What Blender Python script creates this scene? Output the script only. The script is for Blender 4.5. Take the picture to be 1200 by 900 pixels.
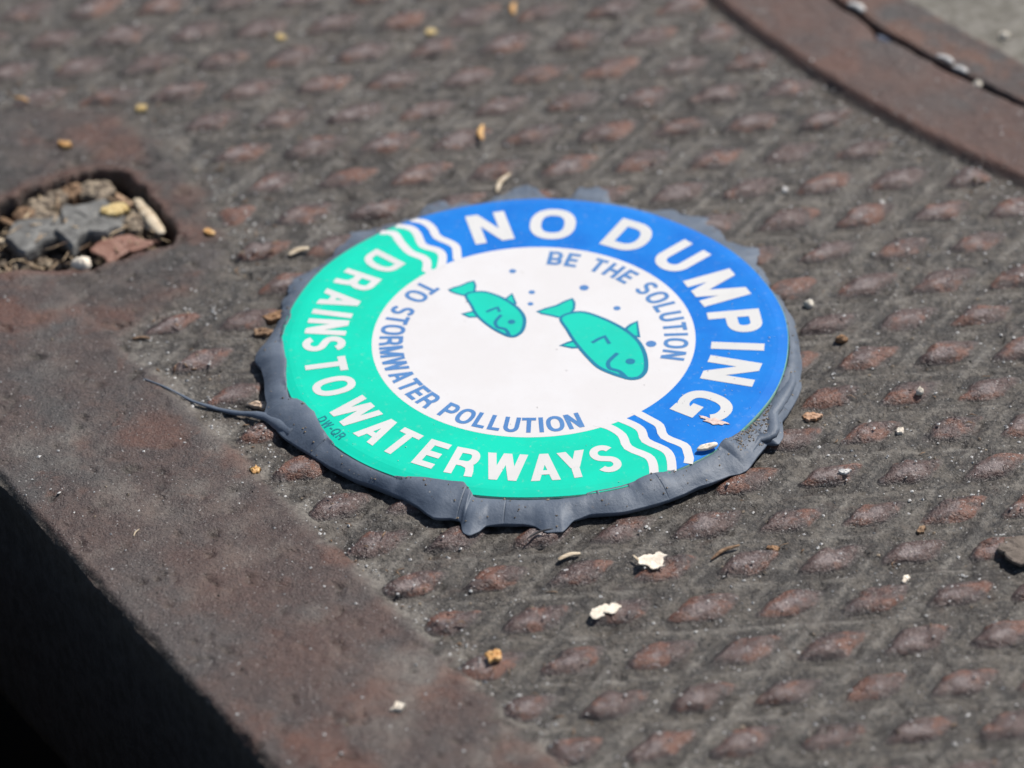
import bpy, math, random
import numpy as np
from mathutils import Matrix, Vector

for o in list(bpy.data.objects):
    bpy.data.objects.remove(o, do_unlink=True)
scene = bpy.context.scene
COL = scene.collection
MM = 0.001                      # all lengths below are written in millimetres
rnd = random.Random(7)

# ================================================================ camera
cam_d = bpy.data.cameras.new('camera')
cam = bpy.data.objects.new('camera', cam_d)
COL.objects.link(cam)
cam.matrix_world = Matrix((
    (0.99946002, 0.03285828, 0.0, -4.5215 * MM),
    (-0.01955140, 0.59470070, -0.80370942, -672.3933 * MM),
    (-0.02640851, 0.80327543, 0.59502200, 491.1267 * MM),
    (0, 0, 0, 1)))
cam_d.sensor_width = 36
cam_d.lens = 148.589
cam_d.clip_start = 0.01
cam_d.clip_end = 50
cam_d.dof.use_dof = True
cam_d.dof.focus_distance = 0.800
cam_d.dof.aperture_fstop = 13
scene.camera = cam

# ================================================================ daylight
SUN_AZ, SUN_EL = math.radians(40), math.radians(52)     # azimuth from +x towards +y
world = bpy.data.worlds.new('World')
scene.world = world
world.use_nodes = True
wn = world.node_tree
sky = wn.nodes.new('ShaderNodeTexSky')
sky.sky_type = 'NISHITA'
sky.sun_disc = False
sky.sun_elevation = SUN_EL
sky.sun_rotation = math.pi / 2 - SUN_AZ
wn.links.new(sky.outputs['Color'], wn.nodes['Background'].inputs['Color'])
wn.nodes['Background'].inputs['Strength'].default_value = 0.08
sun_d = bpy.data.lights.new('sun', 'SUN')
sun_d.energy = 4.9
sun_d.angle = math.radians(0.53)
sun_d.color = (1.0, 0.965, 0.91)
sun = bpy.data.objects.new('sun', sun_d)
COL.objects.link(sun)
sd = Vector((math.cos(SUN_EL) * math.cos(SUN_AZ), math.cos(SUN_EL) * math.sin(SUN_AZ), math.sin(SUN_EL)))
sun.rotation_euler = sd.to_track_quat('Z', 'Y').to_euler()
sun.location = sd * 2
vs = scene.view_settings
vs.view_transform = 'Standard'
vs.look = 'None'
vs.exposure = 0.17
vs.gamma = 1.0
vs.use_curve_mapping = False

# ================================================================ traced outlines (millimetres on the plate)
D = {"seal_out":[[-48.18,26.18],[-43.77,29.54],[-40.04,34.47],[-37.49,38.6],[-36.14,42.84],[-32.12,43.22],[-29.33,44.3],[-26.18,45.98],[-22.14,47.92],[-21.25,51.63],[-16.66,52.62],[-13.3,53.06],[-11.04,50.72],[-7.13,52.69],[-3.18,56.26],[1.44,56.94],[3.81,52.68],[6.43,51.9],[8.73,52.08],[10.45,56.09],[13.93,56.84],[16.36,55.11],[16.79,50.66],[22.49,48.13],[29.47,47.09],[32.15,44.75],[36.78,44.17],[37.3,39.8],[40.71,35.6],[45.44,32.28],[45.95,25.59],[48.06,18.89],[50.01,12.58],[51.75,4.77],[52.24,-0.87],[52.04,-7.39],[51.53,-12.7],[51.41,-15.76],[49.33,-21.92],[47.15,-26.44],[47.07,-31.04],[45.71,-33.62],[43.95,-32.56],[41.44,-37.24],[39.25,-41.18],[37.82,-42.07],[35.94,-42.5],[29.85,-45.84],[23.3,-49.92],[15.94,-52.5],[9.14,-53.22],[5.94,-54.87],[4.05,-58.01],[0.85,-57.9],[-1.13,-55.83],[-3.45,-55.09],[-6.94,-54.9],[-10.45,-55.33],[-11.34,-56.77],[-13.39,-58.06],[-14.69,-57.07],[-14.94,-53.76],[-16.83,-52.69],[-20.05,-52.52],[-22.67,-49.02],[-26.04,-45.86],[-30.6,-42.61],[-37.53,-37.76],[-43.64,-31.44],[-48.31,-26.61],[-50.71,-22.54],[-52.91,-19.96],[-52.22,-15.32],[-53.08,-8.03],[-53.54,-3.5],[-54.83,-1.16],[-54.68,1.11],[-52.98,4.83],[-51.17,8.39],[-50.59,12.43],[-49.5,16.46],[-48.77,21.74]],"seal_in":[[-47.69,11.62],[-49.46,4.48],[-48.43,-3.85],[-47.55,-15.46],[-44.69,-17.96],[-42.77,-21.14],[-41.55,-25.03],[-38.9,-30.57],[-37.5,-34.4],[-34.23,-37.66],[-29.2,-41.31],[-21.48,-42.83],[-14.16,-44.71],[-12.16,-48.52],[-8.33,-50.02],[-3.65,-51.17],[0.65,-51.4],[4.34,-50.56],[9.79,-48.52],[16.15,-46.7],[20.85,-44.0],[25.47,-42.75],[29.2,-41.08],[32.05,-38.95],[35.08,-34.24],[39.08,-31.05],[41.81,-29.03],[44.95,-23.68],[46.88,-16.71],[49.66,-7.34]],"strand":[[-76.59,-5.21],[-73.66,-7.06],[-70.21,-9.49],[-66.77,-12.18],[-62.54,-14.36],[-58.34,-16.25],[-54.15,-18.13],[-50.45,-20.8],[-46.57,-25.09]],"wave0":[[-30.3,39.43],[-27.58,38.4],[-26.1,34.85],[-24.13,31.29],[-21.69,29.43],[-20.82,27.67],[-20.97,25.13]],"wave1":[[-27.1,41.69],[-24.13,40.12],[-22.75,37.69],[-21.68,33.73],[-18.74,31.84],[-17.68,29.63],[-18.05,25.81]],"wave2":[[-23.39,43.41],[-21.16,41.96],[-19.69,39.69],[-18.72,36.59],[-16.03,34.27],[-14.92,32.48],[-14.75,28.86]],"wave3":[[10.96,-27.98],[13.68,-29.28],[16.11,-32.08],[17.1,-35.93],[20.64,-38.76],[21.54,-41.06],[21.63,-44.04]],"wave4":[[14.96,-26.28],[18.32,-28.77],[19.85,-30.76],[20.54,-34.0],[23.93,-36.9],[24.96,-39.37],[25.09,-43.11]],"wave5":[[18.73,-24.56],[21.62,-27.41],[23.37,-29.43],[24.13,-32.9],[27.66,-35.75],[28.31,-38.19],[28.8,-41.82]],"fishA":[[5.61,7.01],[9.46,8.61],[13.6,6.34],[17.67,2.51],[20.42,-1.73],[21.6,-6.41],[21.6,-10.98],[20.75,-13.17],[19.47,-14.08],[17.42,-13.69],[12.98,-10.65],[10.62,-7.0],[8.28,-1.9],[6.74,2.62]],"tailA":[[1.02,9.23],[4.88,11.06],[7.99,13.22],[8.23,9.77],[6.88,7.3],[5.81,6.86],[3.52,7.86]],"finA1":[[18.16,2.34],[19.19,3.72],[20.54,4.72],[20.7,-0.32],[19.66,-0.11]],"finA2":[[5.33,-2.45],[6.83,-1.54],[8.1,-1.04],[8.86,-3.36],[7.4,-3.28]],"gillA":[[16.29,-5.62],[14.75,-7.79],[14.29,-9.03],[14.64,-10.6],[16.46,-11.75],[17.82,-14.13]],"sideA":[[11.42,-1.94],[12.72,-0.73],[14.0,0.06],[14.83,-2.48]],"eyeA":[[18.67,-8.5]],"fishB":[[-13.08,15.96],[-9.88,16.67],[-7.34,15.42],[-5.25,13.61],[-2.77,10.39],[-1.65,7.06],[-1.98,3.47],[-2.95,1.73],[-4.22,1.08],[-5.88,2.04],[-8.36,4.55],[-10.84,8.3],[-12.06,12.02]],"tailB":[[-16.47,17.78],[-14.12,18.98],[-11.54,20.46],[-11.36,17.12],[-12.66,15.5],[-14.99,16.37]],"finB1":[[-5.33,13.68],[-3.93,15.59],[-3.28,12.25],[-4.0,12.07]],"finB2":[[-13.87,9.27],[-11.66,10.02],[-10.93,8.09],[-12.53,8.18]],"gillB":[[-6.19,8.4],[-7.15,6.79],[-7.42,5.58],[-6.89,4.25],[-5.43,3.45],[-4.64,1.11]],"sideB":[[-9.13,9.66],[-7.85,10.54],[-6.86,10.99],[-6.51,9.51]],"eyeB":[[-4.21,5.97]],"bub":[[-3.65,23.51],[0.03,15.95],[-0.32,11.94],[10.5,16.91],[16.77,9.51],[22.97,-2.87]],"hole":[[-119.71,51.32],[-113.06,56.27],[-109.82,60.19],[-102.98,63.93],[-93.89,69.83],[-90.01,70.9],[-85.59,69.02],[-81.62,64.92],[-79.49,61.59],[-76.22,52.85],[-73.08,45.8],[-74.34,42.79],[-80.31,39.75],[-85.74,37.01],[-93.95,34.74],[-103.15,34.66],[-107.74,33.41],[-117.88,30.37]],"pad":[[-127.43,97.36],[-112.73,97.49],[-92.39,95.58],[-86.75,93.2],[-73.71,75.79],[-65.24,56.62],[-59.91,40.1],[-64.14,27.3],[-72.38,18.86],[-80.49,10.54],[-92.61,-35.89],[-126.86,-34.06]],"grayA":[[-106.27,56.61],[-97.31,57.35],[-96.29,52.69],[-97.59,47.37],[-103.84,42.8],[-108.08,49.22]],"grayB":[[-97.29,58.41],[-92.28,61.92],[-87.03,61.61],[-82.89,55.47],[-84.51,50.55],[-90.93,47.61],[-93.95,43.25],[-97.0,48.37]],"leaf":[[-91.05,44.72],[-87.93,47.43],[-82.8,47.96],[-76.15,46.33],[-78.84,44.02],[-82.49,42.17],[-86.11,40.17]],"stick1":[[-81.76,63.33],[-78.47,54.69],[-75.53,47.44]],"stick2":[[-82.59,60.3],[-79.46,54.64],[-76.37,49.46]],"twig3":[[-89.59,69.56],[-86.27,65.94],[-82.21,61.44]],"yellow":[[-85.47,56.5]],"rub":[[-101.89,61.84],[-98.75,64.63],[-95.55,67.0],[-91.76,67.63],[-89.31,66.63],[-104.55,59.03],[-100.62,57.12],[-81.49,54.33]],"straw":[[-110.2,59.58],[-107.02,55.2],[-111.03,52.09],[-108.4,48.62]],"wpeb":[[-91.28,35.85]],"d_flake":[[20.31,-67.08]],"d_flakestem":[[18.0,-65.96]],"d_flake2a":[[10.23,-80.6]],"d_flake2b":[[12.41,-80.47]],"d_sliver":[[5.0,-64.02]],"d_twig":[[33.83,-64.28]],"d_redbit":[[42.59,-62.97]],"d_curl":[[66.4,-73.21]],"d_tanbit":[[70.58,-59.12]],"d_gum":[[86.95,-68.32]],"d_chip":[[52.88,-23.32]],"d_pebw":[[55.21,13.7]],"d_pebb":[[60.67,1.47]],"d_grw":[[74.24,-18.17]],"d_cream":[[69.45,-28.86]],"d_wchip":[[-26.59,-105.89]],"d_orng":[[-9.19,-93.26]],"d_needle":[[-0.23,-58.95]],"d_rimchip":[[31.89,-37.28]],"d_straw1":[[-4.9,60.4]],"d_seed1":[[-8.92,78.52]],"d_seed2":[[-1.19,130.24]],"d_tan2":[[-19.76,121.71]],"d_yel":[[-82.21,94.31]],"d_orn2":[[-97.4,79.86]],"d_thin":[[-108.04,96.55]],"d_tan3":[[-52.8,121.28]],"d_pale4":[[-47.1,37.54]],"d_orn4":[[-53.69,-35.06]],"d_pale5":[[-53.33,-13.36]],"d_brn":[[-51.4,15.04]],"d_brn2":[[-53.65,10.21]],"d_bit6":[[-77.88,9.54]],"d_b7":[[-0.02,-93.49]],"d_b8":[[13.57,-24.99]],"d_j1":[[73.83,122.65]],"d_j2":[[91.12,100.46]],"d_j3":[[93.98,96.16]],"d_j4":[[97.08,90.85]],"d_j5":[[78.86,111.68]],"d_j6":[[105.14,110.4]],"d_j7":[[82.57,113.56]],"d_b9":[[-65.68,45.39]],"d_bb10":[[81.51,-88.85]],"d_w11":[[73.04,49.15]],"d_w12":[[53.4,55.05]],"d_b13":[[-75.43,-53.96]],"d_b14":[[57.71,-42.38]],"scratch":[[29.51,-27.41],[32.74,-28.13],[35.89,-29.93],[37.25,-28.92]],"patch":[[30.55,-38.1],[35.75,-32.24],[40.79,-29.82],[42.27,-32.05],[38.85,-39.87],[35.18,-41.79]],"fans":[[4.57,-57.91],[0.93,-57.98],[-13.18,-57.99],[46.86,-31.65],[37.71,-42.59],[-21.43,51.33],[-16.66,52.94],[-1.4,56.79],[1.44,56.94],[13.83,56.53],[29.45,46.78],[36.66,43.86],[45.5,31.97],[-47.7,27.65]]}
for k in D:
    D[k] = np.array(D[k], float)

# ================================================================ numpy helpers
_TAB = {}
def vnoise(x, y, seed=0):
    if seed not in _TAB: _TAB[seed] = np.random.RandomState(seed).rand(256, 256)
    g = _TAB[seed]
    xi = np.floor(x).astype(int); yi = np.floor(y).astype(int)
    fx = x - xi; fy = y - yi
    fx = fx * fx * fx * (fx * (fx * 6 - 15) + 10); fy = fy * fy * fy * (fy * (fy * 6 - 15) + 10)
    a = g[xi % 256, yi % 256]; b = g[(xi + 1) % 256, yi % 256]
    c = g[xi % 256, (yi + 1) % 256]; d = g[(xi + 1) % 256, (yi + 1) % 256]
    return (a * (1 - fx) + b * fx) * (1 - fy) + (c * (1 - fx) + d * fx) * fy - 0.5

def fbm(x, y, scale, octaves=4, seed=0, gain=0.55):
    v = 0; amp = 1; c, s = 0.8, 0.6
    for k in range(octaves):
        v = v + amp * vnoise(x / scale + 31.7 * k, y / scale - 17.3 * k, seed + k)
        x, y = c * x - s * y, s * x + c * y
        scale *= 0.5; amp *= gain
    return v

def sstep(a, b, x):
    t = np.clip((x - a) / (b - a), 0, 1)
    return t * t * (3 - 2 * t)

def sdf_poly(x, y, P):
    d = np.full(np.shape(x), 1e9); inside = np.zeros(np.shape(x), bool)
    n = len(P)
    for i in range(n):
        ax, ay = P[i]; bx, by = P[(i + 1) % n]
        ex, ey = bx - ax, by - ay
        t = np.clip(((x - ax) * ex + (y - ay) * ey) / (ex * ex + ey * ey), 0, 1)
        d = np.minimum(d, np.hypot(x - ax - t * ex, y - ay - t * ey))
        cross = ((ay > y) != (by > y))
        xc = ax + (y - ay) / (by - ay if by != ay else 1e-9) * ex
        inside ^= cross & (x < xc)
    return np.where(inside, -d, d)

# ================================================================ object helpers
def link(name, me, mat, parent=None, smooth=True):
    me.materials.append(mat) if mat else None
    if smooth:
        me.polygons.foreach_set('use_smooth', [True] * len(me.polygons))
    o = bpy.data.objects.new(name, me)
    COL.objects.link(o)
    if parent:
        o.parent = parent
    return o

def mesh(name, verts, faces, mat, parent=None, smooth=True):
    me = bpy.data.meshes.new(name)
    v = np.asarray(verts, float) * MM
    me.from_pydata(v.tolist(), [], faces)
    me.validate()
    me.update()
    return link(name, me, mat, parent, smooth)

def grid_mesh(name, X, Y, Z, keep, mat, parent=None):
    """heightfield sheet; keep = boolean per cell"""
    nr, nc = X.shape
    idx = np.arange(nr * nc).reshape(nr, nc)
    q = np.stack([idx[:-1, :-1], idx[:-1, 1:], idx[1:, 1:], idx[1:, :-1]], -1)[keep]
    used = np.unique(q)
    remap = np.full(nr * nc, -1, int); remap[used] = np.arange(len(used))
    q = remap[q]
    V = np.stack([X.ravel(), Y.ravel(), Z.ravel()], 1)[used] * MM
    me = bpy.data.meshes.new(name)
    me.vertices.add(len(V)); me.vertices.foreach_set('co', V.ravel())
    n = len(q)
    me.loops.add(n * 4); me.loops.foreach_set('vertex_index', q.ravel())
    me.polygons.add(n); me.polygons.foreach_set('loop_start', np.arange(n) * 4)
    me.update(calc_edges=True)
    # normals up
    p = me.polygons[0].normal.z
    if p < 0:
        me.flip_normals()
    return link(name, me, mat, parent)

def tag(o, label=None, cat=None, group=None, kind=None):
    if label: o['label'] = label
    if cat: o['category'] = cat
    if group: o['group'] = group
    if kind: o['kind'] = kind
    return o

def empty(name, loc=(0, 0, 0)):
    o = bpy.data.objects.new(name, None)
    o.empty_display_size = 0.01
    o.location = Vector(loc) * MM
    COL.objects.link(o)
    return o

# ================================================================ materials
class NT:
    def __init__(s, name, rough=0.6, spec=0.4):
        s.m = bpy.data.materials.new(name); s.m.use_nodes = True
        s.t = s.m.node_tree; s.b = s.t.nodes['Principled BSDF']
        s.b.inputs['Roughness'].default_value = rough
        s.b.inputs['Specular IOR Level'].default_value = spec
        geo = s.n('ShaderNodeNewGeometry')
        sc = s.n('ShaderNodeVectorMath'); sc.operation = 'SCALE'; sc.inputs['Scale'].default_value = 1000
        s.l(geo.outputs['Position'], sc.inputs[0])
        s.P = sc.outputs[0]
        sx = s.n('ShaderNodeSeparateXYZ'); s.l(s.P, sx.inputs[0]); s.X, s.Y, s.Z = sx.outputs
    def n(s, t): return s.t.nodes.new(t)
    def l(s, a, b): s.t.links.new(a, b)
    def noise(s, size, detail=4, rough=0.6, dist=0.0, off=0.0, stretch=None):
        v = s.P
        mp = s.n('ShaderNodeMapping'); mp.inputs['Location'].default_value = (off, off * 1.7, off * 0.3)
        if stretch:
            mp.inputs['Scale'].default_value = stretch[1]; mp.inputs['Rotation'].default_value = (0, 0, stretch[0])
        s.l(v, mp.inputs[0])
        k = s.n('ShaderNodeTexNoise'); k.inputs['Scale'].default_value = 1 / size
        k.inputs['Detail'].default_value = detail; k.inputs['Roughness'].default_value = rough
        k.inputs['Distortion'].default_value = dist
        s.l(mp.outputs[0], k.inputs['Vector'])
        return k.outputs['Fac']
    def voro(s, size, off=0.0):
        mp = s.n('ShaderNodeMapping'); mp.inputs['Location'].default_value = (off, off, off)
        s.l(s.P, mp.inputs[0])
        k = s.n('ShaderNodeTexVoronoi'); k.inputs['Scale'].default_value = 1 / size
        s.l(mp.outputs[0], k.inputs['Vector'])
        return k.outputs['Distance'], k.outputs['Color']
    def ramp(s, fac, a, b, lo=0.0, hi=1.0):
        r = s.n('ShaderNodeMapRange'); r.interpolation_type = 'SMOOTHSTEP'
        s.l(fac, r.inputs[0]); r.inputs[1].default_value = a; r.inputs[2].default_value = b
        r.inputs[3].default_value = lo; r.inputs[4].default_value = hi
        return r.outputs[0]
    def math(s, op, a, b=None):
        k = s.n('ShaderNodeMath'); k.operation = op
        for i, v in enumerate((a, b)):
            if v is None: continue
            if isinstance(v, (int, float)): k.inputs[i].default_value = v
            else: s.l(v, k.inputs[i])
        return k.outputs[0]
    def mix(s, fac, a, b):
        k = s.n('ShaderNodeMix'); k.data_type = 'RGBA'
        if isinstance(fac, (int, float)): k.inputs[0].default_value = fac
        else: s.l(fac, k.inputs[0])
        for i, v in ((6, a), (7, b)):
            if isinstance(v, (tuple, list)): k.inputs[i].default_value = (*v[:3], 1)
            else: s.l(v, k.inputs[i])
        return k.outputs[2]
    def bump(s, h, dist=0.0002, strength=1.0, prev=None):
        k = s.n('ShaderNodeBump'); k.inputs['Distance'].default_value = dist
        k.inputs['Strength'].default_value = strength
        s.l(h, k.inputs['Height'])
        if prev is not None: s.l(prev, k.inputs['Normal'])
        return k.outputs[0]
    def done(s, col=None, rough=None, nrm=None):
        if col is not None:
            if isinstance(col, tuple): s.b.inputs['Base Color'].default_value = (*col, 1)
            else: s.l(col, s.b.inputs['Base Color'])
        if rough is not None: s.l(rough, s.b.inputs['Roughness'])
        if nrm is not None: s.l(nrm, s.b.inputs['Normal'])
        return s.m

def iron(name, kind):
    """weathered cast iron: bare metal worn to brown rust where it stands proud, grey road dust in the low parts"""
    t = NT(name, 0.55, 0.5)
    big = t.noise(26, 3, 0.55, off=3)
    mid = t.noise(5, 5, 0.65, off=11)
    fine = t.noise(0.9, 4, 0.7, off=5)
    fine2 = t.noise(0.45, 3, 0.7, off=55)
    blot = t.noise(9, 5, 0.7, dist=0.8, off=23)
    zfac = {'plate': (0.35, 1.15), 'lug': (0.0, 0.55), 'lid': (-9, -8)}[kind]
    zn = t.math('ADD', t.Z, t.math('MULTIPLY', t.math('SUBTRACT', mid, 0.5), 1.2))
    hi = t.ramp(zn, *zfac)
    # low ground: dark iron with dust
    dust = t.ramp(t.math('ADD', t.math('MULTIPLY', mid, 0.55), t.math('MULTIPLY', fine, 0.55)), 0.49, 0.66)
    low = t.mix(dust, (0.020, 0.0155, 0.0125), (0.105, 0.090, 0.074))
    low = t.mix(t.ramp(blot, 0.54, 0.70, 0, 0.6), low, (0.058, 0.036, 0.027))
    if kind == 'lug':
        # worn metal and painted sun glint along the near crest, dark maroon skirt
        aw = t.n('ShaderNodeAttribute'); aw.attribute_name = 'wear_glint'
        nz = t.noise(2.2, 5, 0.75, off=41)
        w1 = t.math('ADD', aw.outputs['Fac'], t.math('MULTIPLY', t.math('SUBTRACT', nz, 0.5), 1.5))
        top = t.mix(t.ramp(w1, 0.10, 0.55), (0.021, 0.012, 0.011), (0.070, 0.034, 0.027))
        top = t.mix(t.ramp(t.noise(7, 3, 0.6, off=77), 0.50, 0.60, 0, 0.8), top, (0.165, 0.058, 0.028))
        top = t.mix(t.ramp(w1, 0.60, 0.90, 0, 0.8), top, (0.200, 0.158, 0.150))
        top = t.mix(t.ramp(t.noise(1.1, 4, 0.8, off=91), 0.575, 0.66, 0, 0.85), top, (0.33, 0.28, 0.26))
    else:
        top = t.mix(t.ramp(mid, 0.35, 0.65), (0.040, 0.0255, 0.0225), (0.076, 0.050, 0.043))
        top = t.mix(t.ramp(big, 0.46, 0.62, 0, 0.75), top, (0.060, 0.055, 0.052))
        top = t.mix(t.ramp(blot, 0.58, 0.72, 0, 0.65), top, (0.110, 0.046, 0.030))
        if kind == 'lid':
            top = t.mix(t.ramp(t.noise(14, 4, 0.6, off=60), 0.45, 0.62, 0, 0.75), top, (0.15, 0.058, 0.030))
    top = t.mix(t.ramp(fine, 0.50, 0.72, 0, 0.45), top, (0.15, 0.125, 0.118))
    col = t.mix(hi, low, top)
    col = t.mix(t.ramp(fine2, 0.34, 0.52, 0.7, 0), col, (0.020, 0.017, 0.015))
    # glinting grains of sand and scale
    for sz, o_, pk in ((1.2, 0, 0.70), (0.7, 17, 0.62)):
        vd, vc = t.voro(sz, o_)
        sx = t.n('ShaderNodeSeparateColor'); t.l(vc, sx.inputs[0])
        pick = t.math('MULTIPLY', t.ramp(vd, 0.08, 0.20, 1, 0), t.math('GREATER_THAN', sx.outputs[0], pk))
        col = t.mix(t.math('MULTIPLY', pick, 0.55), col, (0.42, 0.40, 0.38))
    rough = t.math('ADD', t.ramp(fine, 0.3, 0.7, 0.27 if kind == 'lug' else 0.33, 0.50), t.ramp(mid, 0.45, 0.65, 0.0, 0.18 if kind == 'lug' else 0.24))
    if kind == 'plate':
        at_ = t.n('ShaderNodeAttribute'); at_.attribute_name = 'dust'
        dd = t.math('MULTIPLY', at_.outputs['Fac'], t.ramp(fine, 0.30, 0.62, 0.25, 1.0))
        col = t.mix(t.math('MULTIPLY', dd, 0.85), col, (0.215, 0.195, 0.168))
        at2 = t.n('ShaderNodeAttribute'); at2.attribute_name = 'rust'
        dr = t.math('MULTIPLY', at2.outputs['Fac'], t.ramp(fine, 0.25, 0.6, 0.45, 1.0))
        col = t.mix(t.math('MULTIPLY', dr, 0.8), col, (0.125, 0.047, 0.028))
    t.b.inputs['Specular IOR Level'].default_value = 0.55 if kind == 'lug' else 0.38
    t.b.inputs['Specular Tint'].default_value = (1.0, 0.93, 0.91, 1) if kind == 'lug' else (1, 0.98, 0.95, 1)
    t.b.inputs['IOR'].default_value = 1.6
    n = t.bump(t.noise(2.6, 5, 0.7, off=8), 0.0006, 0.8)
    n = t.bump(fine, 0.00036, 1.0, n)
    n = t.bump(fine2, 0.00030, 1.0, n)
    return t.done(col, rough, n)

def plain(name, c1, c2, size=2.0, rough=0.6, spec=0.4, bumpd=0.0001, streak=None, coat=0, dirt=0.0, dirtcol=(0.2, 0.19, 0.17)):
    t = NT(name, rough, spec)
    f = t.noise(size, 4, 0.65, off=rnd.uniform(0, 40), stretch=streak)
    col = t.mix(t.ramp(f, 0.35, 0.65), c1, c2)
    if dirt > 0:
        col = t.mix(t.ramp(t.noise(1.6, 5, 0.75, off=71), 0.56, 0.72, 0, dirt), col, dirtcol)
        vd, vc = t.voro(2.3, 9)
        sx = t.n('ShaderNodeSeparateColor'); t.l(vc, sx.inputs[0])
        pk = t.math('MULTIPLY', t.ramp(vd, 0.05, 0.10, 1, 0), t.math('GREATER_THAN', sx.outputs[1], 0.75))
        col = t.mix(t.math('MULTIPLY', pk, dirt * 2.0), col, dirtcol)
    n = t.bump(t.noise(size * 0.4, 4, 0.7, off=5), bumpd, 1.0)
    if coat:
        t.b.inputs['Coat Weight'].default_value = coat
        t.b.inputs['Coat Roughness'].default_value = 0.035
    return t.done(col, None, n)

M_plate = iron('plate_iron', 'plate')
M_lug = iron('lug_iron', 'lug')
M_lid = iron('lid_iron', 'lid')
PR = dict(size=14, rough=0.6, spec=0.1, bumpd=0.000006, coat=0.5)
M_white = plain('print_white', (0.62, 0.60, 0.595), (0.60, 0.575, 0.565), dirt=0.16, dirtcol=(0.5, 0.46, 0.42), **PR)
M_letter = plain('print_cream', (0.60, 0.585, 0.565), (0.56, 0.55, 0.53), dirt=0.08, dirtcol=(0.5, 0.46, 0.42), **PR)
M_green = plain('print_green', (0.001, 0.55, 0.375), (0.002, 0.50, 0.34), dirt=0.22, dirtcol=(0.30, 0.45, 0.36), **PR)
M_blue = plain('print_blue', (0.004, 0.135, 0.50), (0.006, 0.17, 0.56), dirt=0.24, dirtcol=(0.30, 0.38, 0.50), **PR)
M_ink = plain('print_blue_ink', (0.07, 0.18, 0.40), (0.08, 0.20, 0.42), dirt=0.1, dirtcol=(0.5, 0.5, 0.5), **PR)
M_fish = plain('print_fish_green', (0.006, 0.50, 0.37), (0.008, 0.46, 0.34), dirt=0.1, dirtcol=(0.3, 0.5, 0.4), **PR)
M_line = plain('print_fish_outline', (0.012, 0.15, 0.26), (0.015, 0.17, 0.28), **PR)
M_small = plain('print_small_code', (0.012, 0.20, 0.22), (0.012, 0.17, 0.2), **PR)
M_rim = plain('disc_rim', (0.10, 0.30, 0.22), (0.20, 0.33, 0.28), size=4, rough=0.35, coat=0.3)

def sealant_mat():
    t = NT('sealant', 0.52, 0.3)
    f = t.noise(7, 4, 0.6, off=14)
    col = t.mix(t.ramp(f, 0.35, 0.68), (0.080, 0.101, 0.136), (0.115, 0.138, 0.175))
    col = t.mix(t.ramp(t.noise(2.2, 5, 0.75, off=2), 0.60, 0.76, 0, 0.55), col, (0.20, 0.18, 0.165))
    vd, vc = t.voro(1.3, 4)
    sx = t.n('ShaderNodeSeparateColor'); t.l(vc, sx.inputs[0])
    pk = t.math('MULTIPLY', t.ramp(vd, 0.08, 0.15, 1, 0), t.math('GREATER_THAN', sx.outputs[1], 0.86))
    col = t.mix(t.math('MULTIPLY', pk, 0.7), col, (0.36, 0.33, 0.30))
    n = t.bump(t.noise(1.1, 4, 0.7, off=3), 0.00012, 1.0)
    return t.done(col, None, n)
M_seal = sealant_mat()
M_concrete = plain('old_concrete', (0.10, 0.095, 0.088), (0.16, 0.15, 0.14), size=9, rough=0.9, bumpd=0.0006)
M_dark = plain('dark_concrete', (0.03, 0.028, 0.026), (0.045, 0.042, 0.04), size=20, rough=0.9, bumpd=0.0006)  # darker concrete for the pit walls and floor

# ================================================================ plate frame: s along the kerb edge, t away from it
E0 = np.array([-102.3, -35.8]); DS = np.array([0.5360, -0.8442]); DT = np.array([0.8442, 0.5360])
def st(x, y):
    rx, ry = x - E0[0], y - E0[1]
    return rx * DS[0] + ry * DS[1], rx * DT[0] + ry * DT[1]
def xy(s, t):
    return E0[0] + s * DS[0] + t * DT[0], E0[1] + s * DS[1] + t * DT[1]
RC = (295.0, 266.7); R1 = 286.8                                # outer edge of the raised ring
RC2 = (250.1, 236.1); R2, R3 = 211.3, 197.6                    # joint and inner lid band

LO = np.array([49.854, -115.807]); LA = np.array([15.498, 0.653]); LB = np.array([0.887, 12.339])
LC = LB + LA / 2                                     # side direction of the rhombus
def field(x, y):
    """signed distance (mm) into the tread field: > 0 inside it"""
    s, t = st(x, y)
    a = t - 41.6 + 1.3 * fbm(x, y, 14, 3, 50)
    b = np.hypot(x - RC[0], y - RC[1]) - R1 - 0.5
    c = sdf_poly(x, y, D['pad']) + 1.2 * fbm(x, y, 12, 3, 60)
    return np.minimum(np.minimum(a, b), c)

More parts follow.
